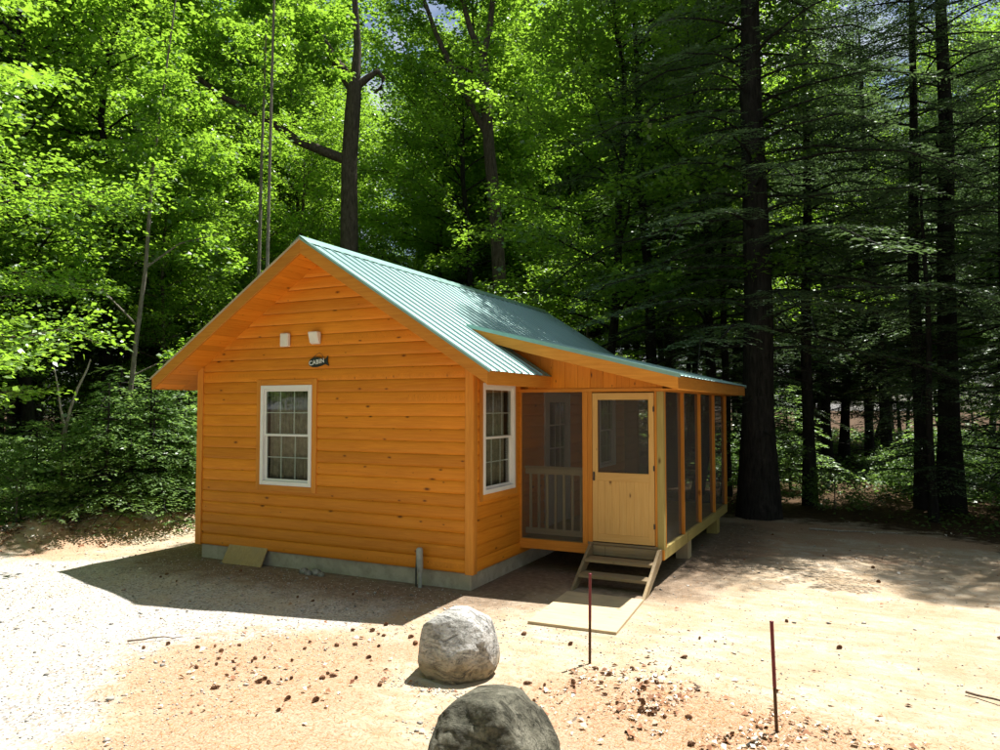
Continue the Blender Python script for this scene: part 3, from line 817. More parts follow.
for zz in (.72, 1.50, 2.30):
    m = MB(); m.box(dx1 - .012, dx1 + .008, yf - .008, yf - .001, zz, zz + .07); sub(m, sdoor, 'hinge', M['black_metal'], 0)
m = MB(); m.box(1.067, 2.052, YP - .012, YP + .09, .453, .485); part(m, 'door_sill', M['step'])

# ---------------------------------------------------------------- wooden steps
steps = empty('wooden_steps', (1.6, 1.0, 0), 'dusty open wooden steps with two treads below the porch screen door', 'steps')
SI = Matrix.Translation(-steps.location)
def spart(mb, name, mat, bevel=.003, label=None):
    ob = mb.build(name, mat, None, bevel); ob.parent = steps; ob.matrix_parent_inverse = SI
    if label: ob['label'] = label
    return ob
for x, lab in ((1.115, 'left stringer in shade'), (2.075, 'right stringer lit by the sun')):
    yo = 0.08 if x < 1.5 else 0
    m = MB(); m.prism([(.52 + yo, .0), (.70 + yo, -.01), (1.44, .33), (1.44, .47), (1.33, .47)], x, x + .04, plane='yz', axis=1); spart(m, 'stringer', M['step'], label=lab)
for y0, z in ((1.06, .285), (.79, .135)):
    m = MB(); m.box(1.156, 2.074, y0, y0 + .25, z, z + .04); spart(m, 'tread', M['step'])
m = MB(); m.box(1.156, 2.074, 1.395, 1.433, .318, .452); spart(m, 'riser', M['step'])
m = MB()
m.prism([(1.225, -.98), (2.215, -.94), (2.12, .46), (1.14, .44)], -.06, .034, plane='xy', axis=0)
pad = m.build('landing_board', M['pad'], None, .004); tag(pad, 'flat pale plywood landing board on the ground in front of the porch steps', 'landing board')

# ---------------------------------------------------------------- sign with lettering
sign = empty('fish_sign', (-2.49, -.04, 3.01), 'small dark fish-shaped sign with pale lettering hung on the gable', 'sign')
m = MB()
outl = [(-.185, .0), (-.16, .045), (-.10, .072), (-.02, .075), (.05, .055), (.10, .030), (.125, .035), (.175, .082), (.165, .03), (.160, .0), (.178, -.05), (.185, -.068), (.12, -.035), (.05, -.055), (-.03, -.070), (-.11, -.066), (-.165, -.042)]
m.prism(outl, -.012, .006); sp = m.build('sign_board', M['sign'], sign, .003)
fc = bpy.data.curves.new('lettering', 'FONT'); fc.body = 'CABIN'; fc.size = .088; fc.extrude = .002; fc.align_x = 'CENTER'; fc.align_y = 'CENTER'; fc.space_character = 1.12; fc.offset = .0022
fo = bpy.data.objects.new('lettering_src', fc); COL.objects.link(fo); bpy.context.view_layer.update()
me = bpy.data.meshes.new_from_object(fo.evaluated_get(bpy.context.evaluated_depsgraph_get())); bpy.data.objects.remove(fo)
me.materials.clear(); me.materials.append(M['letter'])
lt = bpy.data.objects.new('lettering', me); COL.objects.link(lt); lt.parent = sign; lt.location = (-.028, -.0145, .003); lt.rotation_euler = (math.pi / 2, R(-5), 0)
sp2, sf2 = tube([([(-.10, -.004, .07), (-.03, -.004, .115), (.02, -.004, .135), (.07, -.004, .10), (.10, -.004, .035)], [.003] * 5)], 6)
mesh_obj('hanging_cord', sp2, sf2, M['cable'], sign)
sign.rotation_euler = (0, R(-3), 0)

# ---------------------------------------------------------------- things at the foot of the wall
pipe = empty('conduit_riser', (-.70, -.12, 0), 'grey conduit pipe with capped top standing against the foundation', 'pipe')
v, f = tube([([(0, 0, -.1), (.0, 0, .30)], [.026, .026])], 14); mesh_obj('lower_pipe', v, f, M['galv'], pipe, smooth=True)
v, f = tube([([(0, 0, .20), (-.002, 0, .22), (-.012, 0, .45), (-.012, 0, .495), (-.012, 0, .515), (-.012, 0, .52)], [.03, .042, .046, .044, .028, .001])], 16); mesh_obj('pipe_cap', v, f, M['galv'], pipe, smooth=True)
v, f = tube([([(-.075, .02, -.1), (-.078, .02, .2), (-.07, .03, .42), (-.05, .05, .45)], [.011] * 4)], 8); mesh_obj('cable', v, f, M['cable'], pipe, smooth=True)
m = MB(); m.add([(-4.02 - .22, -.16, -.03), (-3.28 - .18, -.15, -.03), (-3.28 - .15, -.030, .262), (-4.02 - .18, -.030, .262), (-4.02 - .22, -.145, -.04), (-3.28 - .18, -.135, -.04), (-3.28 - .15, -.012, .255), (-4.02 - .18, -.012, .255)],
      [(0, 1, 2, 3), (7, 6, 5, 4), (0, 4, 5, 1), (1, 5, 6, 2), (2, 6, 7, 3), (3, 7, 4, 0)], axis=2)
tag(m.build('plywood_scrap', M['plywood'], None, .002), 'tan plywood offcut leaning on the foundation at the left of the front wall', 'plywood')

def make_rock(name, size, seed, mat, cuts=(), sub=5, rough=.12, loc=(0, 0, 0), egg=0.0, smooth=True):
    import bmesh
    bm = bmesh.new(); bmesh.ops.create_icosphere(bm, subdivisions=sub + (1 if sub > 4 else 0), radius=1)
    so = Vector((seed * 3.7, seed * 1.3, seed * 2.1))
    for v in bm.verts:
        p = v.co.copy(); d = 1 + rough * 2.2 * (mnoise.noise(p * .9 + so)) + rough * .8 * mnoise.noise(p * 2.3 + so) + rough * .30 * mnoise.noise(p * 7 + so) + rough * .16 * mnoise.noise(p * 17 + so)
        p = p * d
        for (nx_, ny_, nz_, k) in cuts:
            nn = Vector((nx_, ny_, nz_)).normalized(); e = p.dot(nn) - k
            if e > 0: p -= nn * e * .72
        taper = 1 - egg * max(0, p.z)
        v.co = Vector((p.x * size[0] * taper, p.y * size[1] * taper, p.z * size[2]))
    zmin = min(v.co.z for v in bm.verts)
    me = bpy.data.meshes.new(name); bm.to_mesh(me); bm.free()
    if smooth: me.polygons.foreach_set('use_smooth', [True] * len(me.polygons))
    me.materials.append(mat)
    ob = bpy.data.objects.new(name, me); COL.objects.link(ob); ob.location = loc
    return ob
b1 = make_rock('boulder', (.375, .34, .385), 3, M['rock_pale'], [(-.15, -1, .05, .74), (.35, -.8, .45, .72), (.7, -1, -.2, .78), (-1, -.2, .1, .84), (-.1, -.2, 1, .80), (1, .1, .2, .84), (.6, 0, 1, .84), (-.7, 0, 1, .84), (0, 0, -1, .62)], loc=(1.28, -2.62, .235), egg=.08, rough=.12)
tag(b1, 'pale grey-topped rounded boulder with tan lower face, farther of the two boulders', 'boulder')
b2 = make_rock('boulder', (.405, .41, .43), 8, M['rock_dark'], [(-1, -.1, .0, .80), (-.1, .1, 1, .74), (.8, 0, .8, .80), (-.7, 0, .9, .84), (0, 0, -1, .6)], loc=(2.38, -4.12, .19), rough=.10)
tag(b2, 'dark mossy grey-green boulder cut off by the bottom of the frame', 'boulder')
b3 = make_rock('stone', (.20, .17, .13), 5, M['rock_pale'], sub=3, loc=(-7.33, 1.05, .33)); tag(b3, 'pale round stone on the debris mound at the left edge of the clearing', 'stone')
for i, (x, y, s, lab) in enumerate([(-2.62, -.16, .055, 'small pale stone against the foundation, left one of a little pile'), (-2.50, -.20, .045, 'small pale stone in the middle of the little pile by the foundation'), (-2.40, -.15, .062, 'largest pale stone of the little pile by the foundation'), (-2.28, -.19, .04, 'small stone at the right end of the little pile by the foundation')]):
    tag(make_rock('stone', (s * 1.3, s, s * .95), 11 + i, M['rock_small'], sub=3, loc=(x, y, gzf(x, y) + s * .5)), lab, 'stone')

# marker stakes
def stake(loc, h, r0, lean, paint, label):
    e = empty('marker_stake', loc, label, 'stake', 'red topped marker stakes')
    lx, ly = lean
    P = lambda z: (lx * z, ly * z, z)
    v, f = tube([([P(-.1), P(h * paint)], [r0, r0])], 8); mesh_obj('rod', v, f, M['rust'], e, smooth=True)
    v, f = tube([([P(h * paint), P(h * paint + .003), P(h - .012), P(h), P(h + .001)], [r0, r0 * 1.08, r0 * 1.08, r0 * 1.25, .001])], 8); mesh_obj('painted_top', v, f, M['redpaint'], e, smooth=True)
stake((2.25, -1.87, 0), .825, .0135, (.008, 0), .48, 'thin rusty stake with a crimson upper half between the boulders and the steps')
stake((3.95, -2.68, 0), .81, .0125, (-.03, 0), .42, 'thin rusty stake with a dull red top at the right foreground')

# ---------------------------------------------------------------- pine cones, leaves, gravel, needles, twigs
def cone_mesh():
    V, F = [], []
    L, n = .075, 46
    for i in range(n):
        tt = i / (n - 1); z = L * tt; rr = .021 * math.sin(math.pi * min(1, .18 + tt * .86)) + .003
        a = i * 2.39996; ca, sa = math.cos(a), math.sin(a); w = .008
        b = len(V)
        p = Vector((ca * rr * .3, sa * rr * .3, z - .002)); q = Vector((ca * rr, sa * rr, z + .006)); s_ = Vector((-sa * w, ca * w, 0)); up = Vector((0, 0, .0035))
        V += [p - s_ * .4, p + s_ * .4, q + s_, q + Vector((ca, sa, .4)) * .003, q - s_, p - s_ * .4 + up, p + s_ * .4 + up, q + s_ + up * .6, q - s_ + up * .6]
        F += [(b, b + 1, b + 2, b + 3, b + 4), (b + 5, b + 8, b + 3, b + 7, b + 6), (b + 1, b + 6, b + 7, b + 2), (b, b + 4, b + 8, b + 5), (b + 2, b + 7, b + 3), (b + 4, b + 3, b + 8)]
    b = len(V)
    for k in range(6):
        a = k * math.pi / 3; V += [Vector((math.cos(a) * .006, math.sin(a) * .006, .0)), Vector((math.cos(a) * .005, math.sin(a) * .005, L))]
    F += [(b + 2 * k, b + (2 * k + 2) % 12, b + (2 * k + 3) % 12, b + 2 * k + 1) for k in range(6)]
    V = [Vector((v.z - L / 2, v.y, v.x)) for v in V]
    return V, F
cv, cf = cone_mesh()
spots = [(-1.35, -3.15), (-1.22, -3.05), (-1.05, -2.9), (-.9, -3.3), (-.80, -3.42), (-.72, -3.3), (-.55, -3.45), (-.35, -3.85), (-.05, -3.55), (.0, -3.45), (.05, -3.38), (-.2, -2.45), (-.05, -2.35), (-.5, -2.5), (.2, -2.3), (.3, -2.6), (-.35, -2.0), (.05, -2.0),
         (.35, -1.95), (.5, -2.1), (.9, -1.6), (1.35, -1.35), (1.9, -1.45), (2.35, -2.0), (2.45, -2.1), (3.0, -1.35), (4.3, -.35), (3.75, .4), (-1.7, -3.2), (-1.8, -3.4)]
r = random.Random(21)
CC = [(r.gauss(-.35, .8), r.gauss(-3.1, .7)) for _ in range(11)]
while len(spots) < 100:
    k = r.random()
    if k < .34:
        cc = r.choice(CC); x, y = r.gauss(cc[0], .12), r.gauss(cc[1], .10)
    elif k < .66: x, y = r.gauss(2.8, .55), r.gauss(-2.5, .38)
    elif k < .78: x, y = r.gauss(3.9, .5), r.gauss(-2.9, .3)
    elif k < .88: x, y = r.uniform(-4.5, -.3), r.uniform(-1.4, -.2)
    else: x, y = r.uniform(2.4, 6.2), r.uniform(-2, 4.5)
    if y > -.1 and x < 2.4: continue
    if math.hypot(x - 1.30, y + 2.62) < .45 or math.hypot(x - 2.40, y + 4.1) < .55: continue
    spots.append((x, y))
c0 = None; CONES = []
for (x, y) in spots:
    if c0 is None: ob = mesh_obj('pine_cone', cv, cf, M['cone']); c0 = ob
    else: ob = c0.copy(); COL.objects.link(ob)
    ob.location = (x, y, gzf(x, y) + .014); ob.rotation_euler = (r.uniform(0, 6.3), r.uniform(-.35, .35), r.uniform(0, 6.3)); s = r.uniform(.5, 1.0); ob.scale = (s * r.uniform(.7, 1.1), s, s * r.uniform(.7, 1.1))
    CONES.append((ob, x, y))

zones = {}
for ob, x, y in CONES:
    zn = ('in the shade along the foot of the front wall' if y > -1.3 and x < -.2 else 'in the rusty needle patch left of the pale boulder' if x < .9 else 'between the pale boulder and the landing board' if x < 2.0 and y > -2.2 else
          'in the leaf patch around the crimson stake' if x < 3.3 and y < -1.4 else 'among dead leaves around the right stake' if y < -1.4 else 'on the open sand right of the porch')
    zones.setdefault(zn, []).append((ob, x, y))
for zn, lst in zones.items():
    for i, (ob, x, y) in enumerate(lst): tag(ob, 'brown fallen pine cone ' + zn, 'pine cone', 'pine cones ' + zn)

def scatter_pts(n, comps, seed, zones_clear=True):
    rr = np.random.default_rng(seed); out = []
    w = np.array([c[-1] for c in comps], float); w /= w.sum()
    ch = rr.choice(len(comps), n, p=w)
    for i, c in enumerate(comps):
        k = (ch == i).sum()
        if c[0] == 'g': out.append(np.stack([rr.normal(c[1], c[3], k), rr.normal(c[2], c[4], k)], 1))
        else: out.append(np.stack([rr.uniform(c[1], c[2], k), rr.uniform(c[3], c[4], k)], 1))
    P = np.concatenate(out)
    bad = ((P[:, 0] > -W - .02) & (P[:, 0] < .02) & (P[:, 1] > -.05) & (P[:, 1] < YB)) | ((P[:, 0] > 1.12) & (P[:, 0] < 2.2) & (P[:, 1] > -.98) & (P[:, 1] < .46))
    bad |= (np.hypot(P[:, 0] - 1.30, P[:, 1] + 2.62) < .38) | (np.hypot(P[:, 0] - 2.43, P[:, 1] + 4.12) < .5)
    return P[~bad]
def leaf_quads(C, D, N, L, Wd, bend=.12):
    """kite leaves: centre base C, direction D, normal N (arrays), length L, width Wd"""
    S = np.cross(D, N); S /= np.linalg.norm(S, axis=1)[:, None] + 1e-9
    L = L[:, None]; Wd = Wd[:, None]
    a = C; b = C + D * L * .42 + S * Wd * .5 + N * L * bend; c = C + D * L; d = C + D * L * .42 - S * Wd * .5 + N * L * bend
    V = np.stack([a, b, c, d], 1).reshape(-1, 3)
    F = np.arange(len(C) * 4).reshape(-1, 4)
    return V, F
def unit(a): return a / (np.linalg.norm(a, axis=1)[:, None] + 1e-9)
# dry leaves
P = scatter_pts(2600, [('g', 2.9, -2.45, .6, .42, 3), ('g', 4.0, -2.75, .55, .28, 2.2), ('g', -.3, -3.1, .9, .8, 1.0), ('u', 2, 6.5, -3, 5, .8), ('u', 2.2, 7.5, 4.5, 8.4, 1.3), ('u', -5, 2, -5, -.6, .25), ('g', 2.0, -2.6, .6, .5, .5)], 5)
n = len(P); rr = np.random.default_rng(6); a = rr.uniform(0, 6.28, n)
D = unit(np.stack([np.cos(a), np.sin(a), rr.normal(0, .25, n)], 1)); N = unit(np.stack([rr.normal(0, .4, n), rr.normal(0, .4, n), np.ones(n)], 1))
keep = vnoise(P[:, 0], P[:, 1], .28, 31) + .35 * rr.random(n) > .62; P = P[keep]; D = D[keep]; N = N[keep]; n = len(P)
C = np.column_stack([P, gz(P[:, 0], P[:, 1]) + rr.uniform(.006, .024, n)])
L = .018 + .055 * rr.random(n) ** 2.2; V, F = leaf_quads(C, D, N, L, L * rr.uniform(.4, .85, n), .22)
tag(mesh_obj('leaf_litter', V, F, M['dryleaf'], rnd=np.repeat(rr.random(n), 4)), kind='stuff', label='bleached dry leaves scattered in patches over the sand', cat='leaves')
# mound debris leaves
tt = rr.random(2600); sg = np.array(BERM); k = np.clip((tt * (len(BERM) - 1)).astype(int), 0, len(BERM) - 2); fr_ = tt * (len(BERM) - 1) - k
P = sg[k] * (1 - fr_)[:, None] + sg[k + 1] * fr_[:, None] + rr.normal(0, .38, (2600, 2)); n = len(P)
a = rr.uniform(0, 6.28, n); D = unit(np.stack([np.cos(a), np.sin(a), rr.normal(0, .35, n)], 1)); N = unit(np.stack([rr.normal(0, .5, n), rr.normal(0, .5, n), np.ones(n)], 1))
C = np.column_stack([P, gz(P[:, 0], P[:, 1]) + rr.uniform(.005, .04, n)]); L = rr.uniform(.03, .10, n)
V, F = leaf_quads(C, D, N, L, L * .6, .15)
tag(mesh_obj('mound_litter', V, F, M['dryleaf'], rnd=np.repeat(rr.random(n) ** 1.3, 4)), kind='stuff', label='dead leaves and bark bits on the mound at the left edge', cat='leaves')
# fallen needles
P = scatter_pts(17000, [('g', -.3, -3.3, 1.0, .9, 3), ('g', 3.1, -2.7, .9, .5, 3), ('g', 4.3, -3.0, .8, .5, 2), ('g', .5, -4.2, .9, .6, 1.5), ('u', 2.3, 7, -3.2, 7, 3.2), ('u', -5, 2, -5, -.4, .8)], 9)
n = len(P); a = rr.uniform(0, 6.28, n); D = np.stack([np.cos(a), np.sin(a), rr.normal(0, .1, n)], 1); N = np.tile([0, 0, 1.0], (n, 1))
C = np.column_stack([P, gz(P[:, 0], P[:, 1]) + .004]); V, F = leaf_quads(C, D, N, rr.uniform(.05, .10, n), np.full(n, .0035), .01)
tag(mesh_obj('fallen_needles', V, F, M['needle'], rnd=np.repeat(rr.random(n), 4)), kind='stuff', label='rust coloured pine needles lying over the sandy ground', cat='pine needles')
# gravel stones
P = scatter_pts(12000, [('u', -5.5, .2, -5.2, -.4, 4), ('u', -8.5, -4.5, -3, 1.0, 1.6), ('g', 1.3, -2.98, .28, .07, .25), ('g', 2.1, -3.62, .35, .10, .25), ('u', -4.8, 0, -1.2, -.06, .5), ('g', 1.6, -1.2, 1.3, .6, .8), ('u', 2, 6.5, -3, 6, .9)], 12)
n = len(P); base = np.array([[1, 0, 0], [-1, 0, 0], [0, 1, 0], [0, -1, 0], [0, 0, 1], [0, 0, -1]], float) * np.array([1, .8, .6])
s = rr.uniform(.003, .013, n) ** 1.0; s = np.where(rr.random(n) < .03, s * 2.4, s); a = rr.uniform(0, 6.28, n)
J = base[None] + rr.normal(0, .18, (n, 6, 3)); ca, sa = np.cos(a)[:, None], np.sin(a)[:, None]
Q = np.stack([J[..., 0] * ca - J[..., 1] * sa, J[..., 0] * sa + J[..., 1] * ca, J[..., 2]], -1) * s[:, None, None]
V = (Q + np.column_stack([P, gz(P[:, 0], P[:, 1]) + s * .25])[:, None, :]).reshape(-1, 3)
tri = np.array([[0, 2, 4], [2, 1, 4], [1, 3, 4], [3, 0, 4], [2, 0, 5], [1, 2, 5], [3, 1, 5], [0, 3, 5]])
F = (np.arange(n)[:, None, None] * 6 + tri[None]).reshape(-1, 3)
tag(mesh_obj('gravel', V, F, M['gravel'], rnd=np.repeat(rr.random(n), 6)), kind='stuff', label='loose pale gravel strewn over the left of the clearing', cat='gravel')
# twigs
for i, (x, y, L_, a, lab) in enumerate([(5.25, -1.12, .75, -.5, 'long bent dead twig on the sand at the right edge'), (-2.1, -3.4, .55, .9, 'thin bent twig lying on the gravel at lower left'), (2.2, -1.05 - .9, .0, 0, None), (3.3, -2.2, .22, 2.0, 'short twig among the leaves beside the right stake'), (-8.1, 0.2, .8, .6, 'grey stick on the debris mound'), (3.6, 7.1, 1.6, .05, 'long pale stick lying at the foot of the conifers')]):
    if not lab: continue
    rr2 = random.Random(i); pts = [(x + math.cos(a) * L_ * q + rr2.gauss(0, .02), y + math.sin(a) * L_ * q + rr2.gauss(0, .02)) for q in np.linspace(0, 1, 7)]
    v, f = tube([([(px, py, gzf(px, py) + .016 + .02 * rr2.random()) for px, py in pts], np.linspace(.011, .004, 7) * (2 if L_ > 1 else 1))], 6)
    tag(mesh_obj('twig', v, f, M['bark_birch'] if L_ > 1 else M['twig'], smooth=True), lab, 'twig')

# ---------------------------------------------------------------- trees
def wobble(h, r, amt, n=10, lean=(0, 0)):
    z = np.linspace(-.25, h, n); ph = r.uniform(0, 6.28, 4)
    x = amt * (np.sin(z * .45 + ph[0]) - np.sin(ph[0]) + .4 * (np.sin(z * 1.1 + ph[1]) - np.sin(ph[1]))) + lean[0] * z
    y = amt * (np.sin(z * .5 + ph[2]) - np.sin(ph[2]) + .4 * (np.sin(z * 1.2 + ph[3]) - np.sin(ph[3]))) + lean[1] * z
    return np.stack([x, y, z], 1)
def interp(P, z): return np.array([np.interp(z, P[:, 2], P[:, i]) for i in range(3)])

def broadleaf(seed, H, lo, Rad, nbr, per, leaf, r0, flat=.5, lean=(0, 0), layer=.10):
    """returns (trunk verts, faces), (leaf verts, faces, rnd). Leaves sit in flat sprays along forking twigs."""
    r = np.random.default_rng(seed)
    T = wobble(H, r, .12 * H / 10, 12, lean)
    rad = r0 * (1 - np.clip(T[:, 2], 0, None) / H) ** .8 + .012; rad[0] *= 1.35
    paths = [(T, rad)]; LC, LD, LN, LB = [], [], [], []
    for i in range(nbr):
        q = (i + r.random()) / nbr; h = lo + (H * .98 - lo) * q
        az = i * 2.39996 + r.normal(0, .4)
        Lb = Rad * (0.55 + .75 * math.sin(math.pi * min(1, .22 + q * .78))) * r.uniform(.65, 1.15)
        el = flat * (.25 + 1.1 * q) + r.normal(0, .12)
        p0 = interp(T, h); n = 6; ss = np.linspace(0, 1, n)
        dirh = np.array([math.cos(az), math.sin(az), 0])
        bp = p0 + (dirh * math.cos(el))[None] * (ss * Lb)[:, None]
        bp[:, 2] += math.sin(el) * ss * Lb - .10 * Lb * ss ** 2.2
        bp += r.normal(0, .03 * Lb, (n, 3)) * ss[:, None]
        br = max(.006, r0 * .30 * (1 - q * .75)); paths.append((bp, br * (1 - ss * .85) + .003))
        side = np.cross([0, 0, 1], dirh)
        bright = r.random() * .5
        nsub = int(5 + Lb * 3.2)
        for j in range(nsub):
            s = .22 + .78 * (j + r.random() * .6) / nsub; sg = 1 if j % 2 else -1
            o_ = np.array([np.interp(s, ss, bp[:, k]) for k in range(3)])
            ang = sg * r.uniform(.5, 1.05); dd = dirh * math.cos(ang) + side * math.sin(ang)
            dd = np.array([dd[0], dd[1], r.normal(.05, .16)]); dd /= np.linalg.norm(dd)
            Ls = (.22 + .34 * Lb * (1 - .55 * s)) * r.uniform(.7, 1.2)
            if j % 3 == 0: paths.append((np.stack([o_, o_ + dd * Ls * .9]), np.array([br * .35 + .002, .002])))
            k = int(per * Ls * r.uniform(.6, 1.3)) + 3
            u = r.random(k) ** .8
            c = o_ + dd * (u * Ls)[:, None] + r.normal(0, 1, (k, 3)) * np.array([.13, .13, layer * .6])
            ld = dirh * .4 + dd * .5 + r.normal(0, .75, (k, 3)) * np.array([1, 1, .35]) + np.array([0, 0, -.12])
            LC.append(c); LD.append(ld); LN.append(r.normal(0, .42, (k, 3)) + np.array([0, 0, 1.0]))
            LB.append(np.clip(bright + r.random(k) * .55, 0, 1))
    C = np.concatenate(LC); D = unit(np.concatenate(LD)); N = unit(np.concatenate(LN)); n = len(C)
    L = leaf * (.5 + 1.0 * r.random(n) ** 1.4)
    V, F = leaf_quads(C, D, N, L, L * r.uniform(.6, .95, n), .10)
    return tube(paths, 7), (V, F, np.repeat(np.concatenate(LB), 4))

def hemlock(seed, H, lo, Rad, dens=5.0, tw=.13, r0=.2, dead=0, pine=False):
    r = np.random.default_rng(seed)
    T = wobble(H, r, .05, 10); rad = r0 * (1 - np.clip(T[:, 2], 0, None) / H) ** .85 + .01; rad[0] *= 1.4
    paths = [(T, rad)]; LC, LD, LN, LL, LW, LB = [], [], [], [], [], []
    for i in range(dead):
        h = r.uniform(.8, lo + .5); az = r.uniform(0, 6.28); Lb = r.uniform(.5, 2.2); p0 = interp(T, h)
        ss = np.linspace(0, 1, 4); bp = p0 + np.stack([np.cos(az) * ss * Lb, np.sin(az) * ss * Lb, -.15 * ss * Lb + r.normal(0, .05, 4) * ss], 1)
        paths.append((bp, .014 * (1 - ss * .8) + .002))
    nb = int((H - lo) * dens)
    for i in range(nb):
        q = (i + r.random()) / nb; h = lo + (H - lo) * q; az = i * 2.39996 + r.normal(0, .35)
        Lb = (Rad * (1 - q) ** .75 + .25) * r.uniform(.6, 1.12)
        p0 = interp(T, h); n = 7; ss = np.linspace(0, 1, n)
        dirh = np.array([math.cos(az), math.sin(az), 0]); side = np.cross([0, 0, 1], dirh)
        rise = r.uniform(.0, .22)
        bp = p0 + dirh[None] * (ss * Lb)[:, None]; bp[:, 2] += Lb * (rise * ss - .34 * ss ** 2.3); bp += r.normal(0, .02 * Lb, (n, 3)) * ss[:, None]
        paths.append((bp, (.011 + .006 * Lb) * (1 - ss * .9) + .002))
        nsub = int(Lb / .115) + 3; bri = r.random() * .45
        for j in range(nsub):
            s = .12 + .88 * (j + .5) / nsub; sg = 1 if j % 2 else -1
            o_ = np.array([np.interp(s, ss, bp[:, k]) for k in range(3)])
            ang = sg * r.uniform(.75, 1.15); dd = dirh * math.cos(ang) + side * math.sin(ang)
            Ls = min(.95, .12 + .42 * Lb * (1 - s) ** .8 + .10) * r.uniform(.7, 1.15)
            kk = int(Ls / .045) + 2; u = (np.arange(kk) + .5) / kk
            c = o_ + dd[None] * (u * Ls)[:, None]; c[:, 2] -= .22 * Ls * u ** 2 + r.normal(0, .012, kk)
            a2 = np.where(np.arange(kk) % 2 == 0, 1, -1) * r.uniform(.55, .95, kk)
            sd_ = np.cross([0, 0, 1], dd)
            ld = dd[None] * np.cos(a2)[:, None] + sd_[None] * np.sin(a2)[:, None]; ld[:, 2] += r.normal(-.16, .12, kk)
            LC.append(c); LD.append(ld); LN.append(r.normal(0, .28, (kk, 3)) + np.array([0, 0, 1.0]))
            LL.append(tw * r.uniform(.7, 1.25, kk) * (1.1 - .5 * u)); LW.append(np.full(kk, .040) * r.uniform(.7, 1.2, kk)); LB.append(np.clip(bri + r.random(kk) * .4 + .25 * u * s, 0, 1))
    C = np.concatenate(LC); D = unit(np.concatenate(LD)); N = unit(np.concatenate(LN))
    V, F = leaf_quads(C, D, N, np.concatenate(LL), np.concatenate(LW), .03)
    return tube(paths, 7), (V, F, np.repeat(np.concatenate(LB), 4))

PROTO = {}
def proto(key, data, bark_, leaf_):
    (tv, tf), (lv, lf, lr) = data
    def mk(nm, V, F, mat, rn=None, sm=False):
        ob = mesh_obj(nm, V, F, mat, rnd=rn, smooth=sm); me = ob.data; bpy.data.objects.remove(ob); return me
    PROTO[key] = (mk('trunk', tv, tf, M[bark_], None, True), mk('crown', lv, lf, M[leaf_], lr))
def place(key, name, x, y, rot, sc, label, cat, group=None, z=None, tilt=(0, 0), trunk_mat=None):
    z = gzf(x, y) if z is None else z
    e = empty(name, (x, y, z), label, cat, group, rot); e.scale = (sc, sc, sc); e.rotation_euler = (tilt[0], tilt[1], rot)
    for nm, me in zip(('trunk', 'crown'), PROTO[key]):
        o_ = bpy.data.objects.new(nm, me); COL.objects.link(o_); o_.parent = e
    return e

proto('maple_a', broadleaf(1, 9.5, 1.6, 2.6, 40, 92, .080, .075, layer=.09), 'bark_pale', 'leaf')
proto('maple_b', broadleaf(2, 11, 2.2, 2.9, 42, 86, .082, .09, layer=.10), 'bark_oak', 'leaf')
proto('maple_c', broadleaf(3, 7, .9, 2.1, 34, 92, .078, .05, layer=.08), 'bark_pale', 'leaf')
proto('canopy_a', broadleaf(4, 20, 7, 4.0, 60, 60, .115, .17, flat=.85, layer=.22), 'bark_oak', 'leaf_deep')
proto('canopy_b', broadleaf(5, 23, 6, 4.4, 66, 56, .118, .19, flat=.9, layer=.22), 'bark_oak', 'leaf_deep')
proto('canopy_c', broadleaf(6, 18, 4, 3.6, 58, 60, .112, .13, flat=.75, layer=.20), 'bark_dark', 'leaf')
proto('hemlock_a', hemlock(11, 17, 2.4, 4.0, 6.4, r0=.17, dead=8), 'bark_dark', 'hemlock')
proto('hemlock_b', hemlock(12, 20, 3.2, 4.4, 5.8, r0=.21, dead=16), 'bark_dark', 'hemlock')
proto('hemlock_c', hemlock(13, 10, .8, 2.6, 6.0, r0=.10, dead=3), 'bark_dark', 'hemlock')
proto('sapling_fir', hemlock(14, 2.3, .1, 1.0, 17, tw=.11, r0=.025), 'bark_dark', 'fern')
proto('sapling_leaf', broadleaf(15, 2.2, .25, .85, 16, 60, .095, .014, layer=.07), 'bark_oak', 'fern')
proto('bush', broadleaf(16, 1.1, .05, .75, 15, 70, .085, .010, layer=.10), 'bark_pale', 'fern')

CAM = (4.547, -8.416)
def pol(u, d):
    """world point at bearing u (thousandths across the view at build time) and ground distance d from the viewpoint"""
    a = 0.457 - math.atan((u - 500) / 736.4); return (CAM[0] - math.sin(a) * d, CAM[1] + math.cos(a) * d)

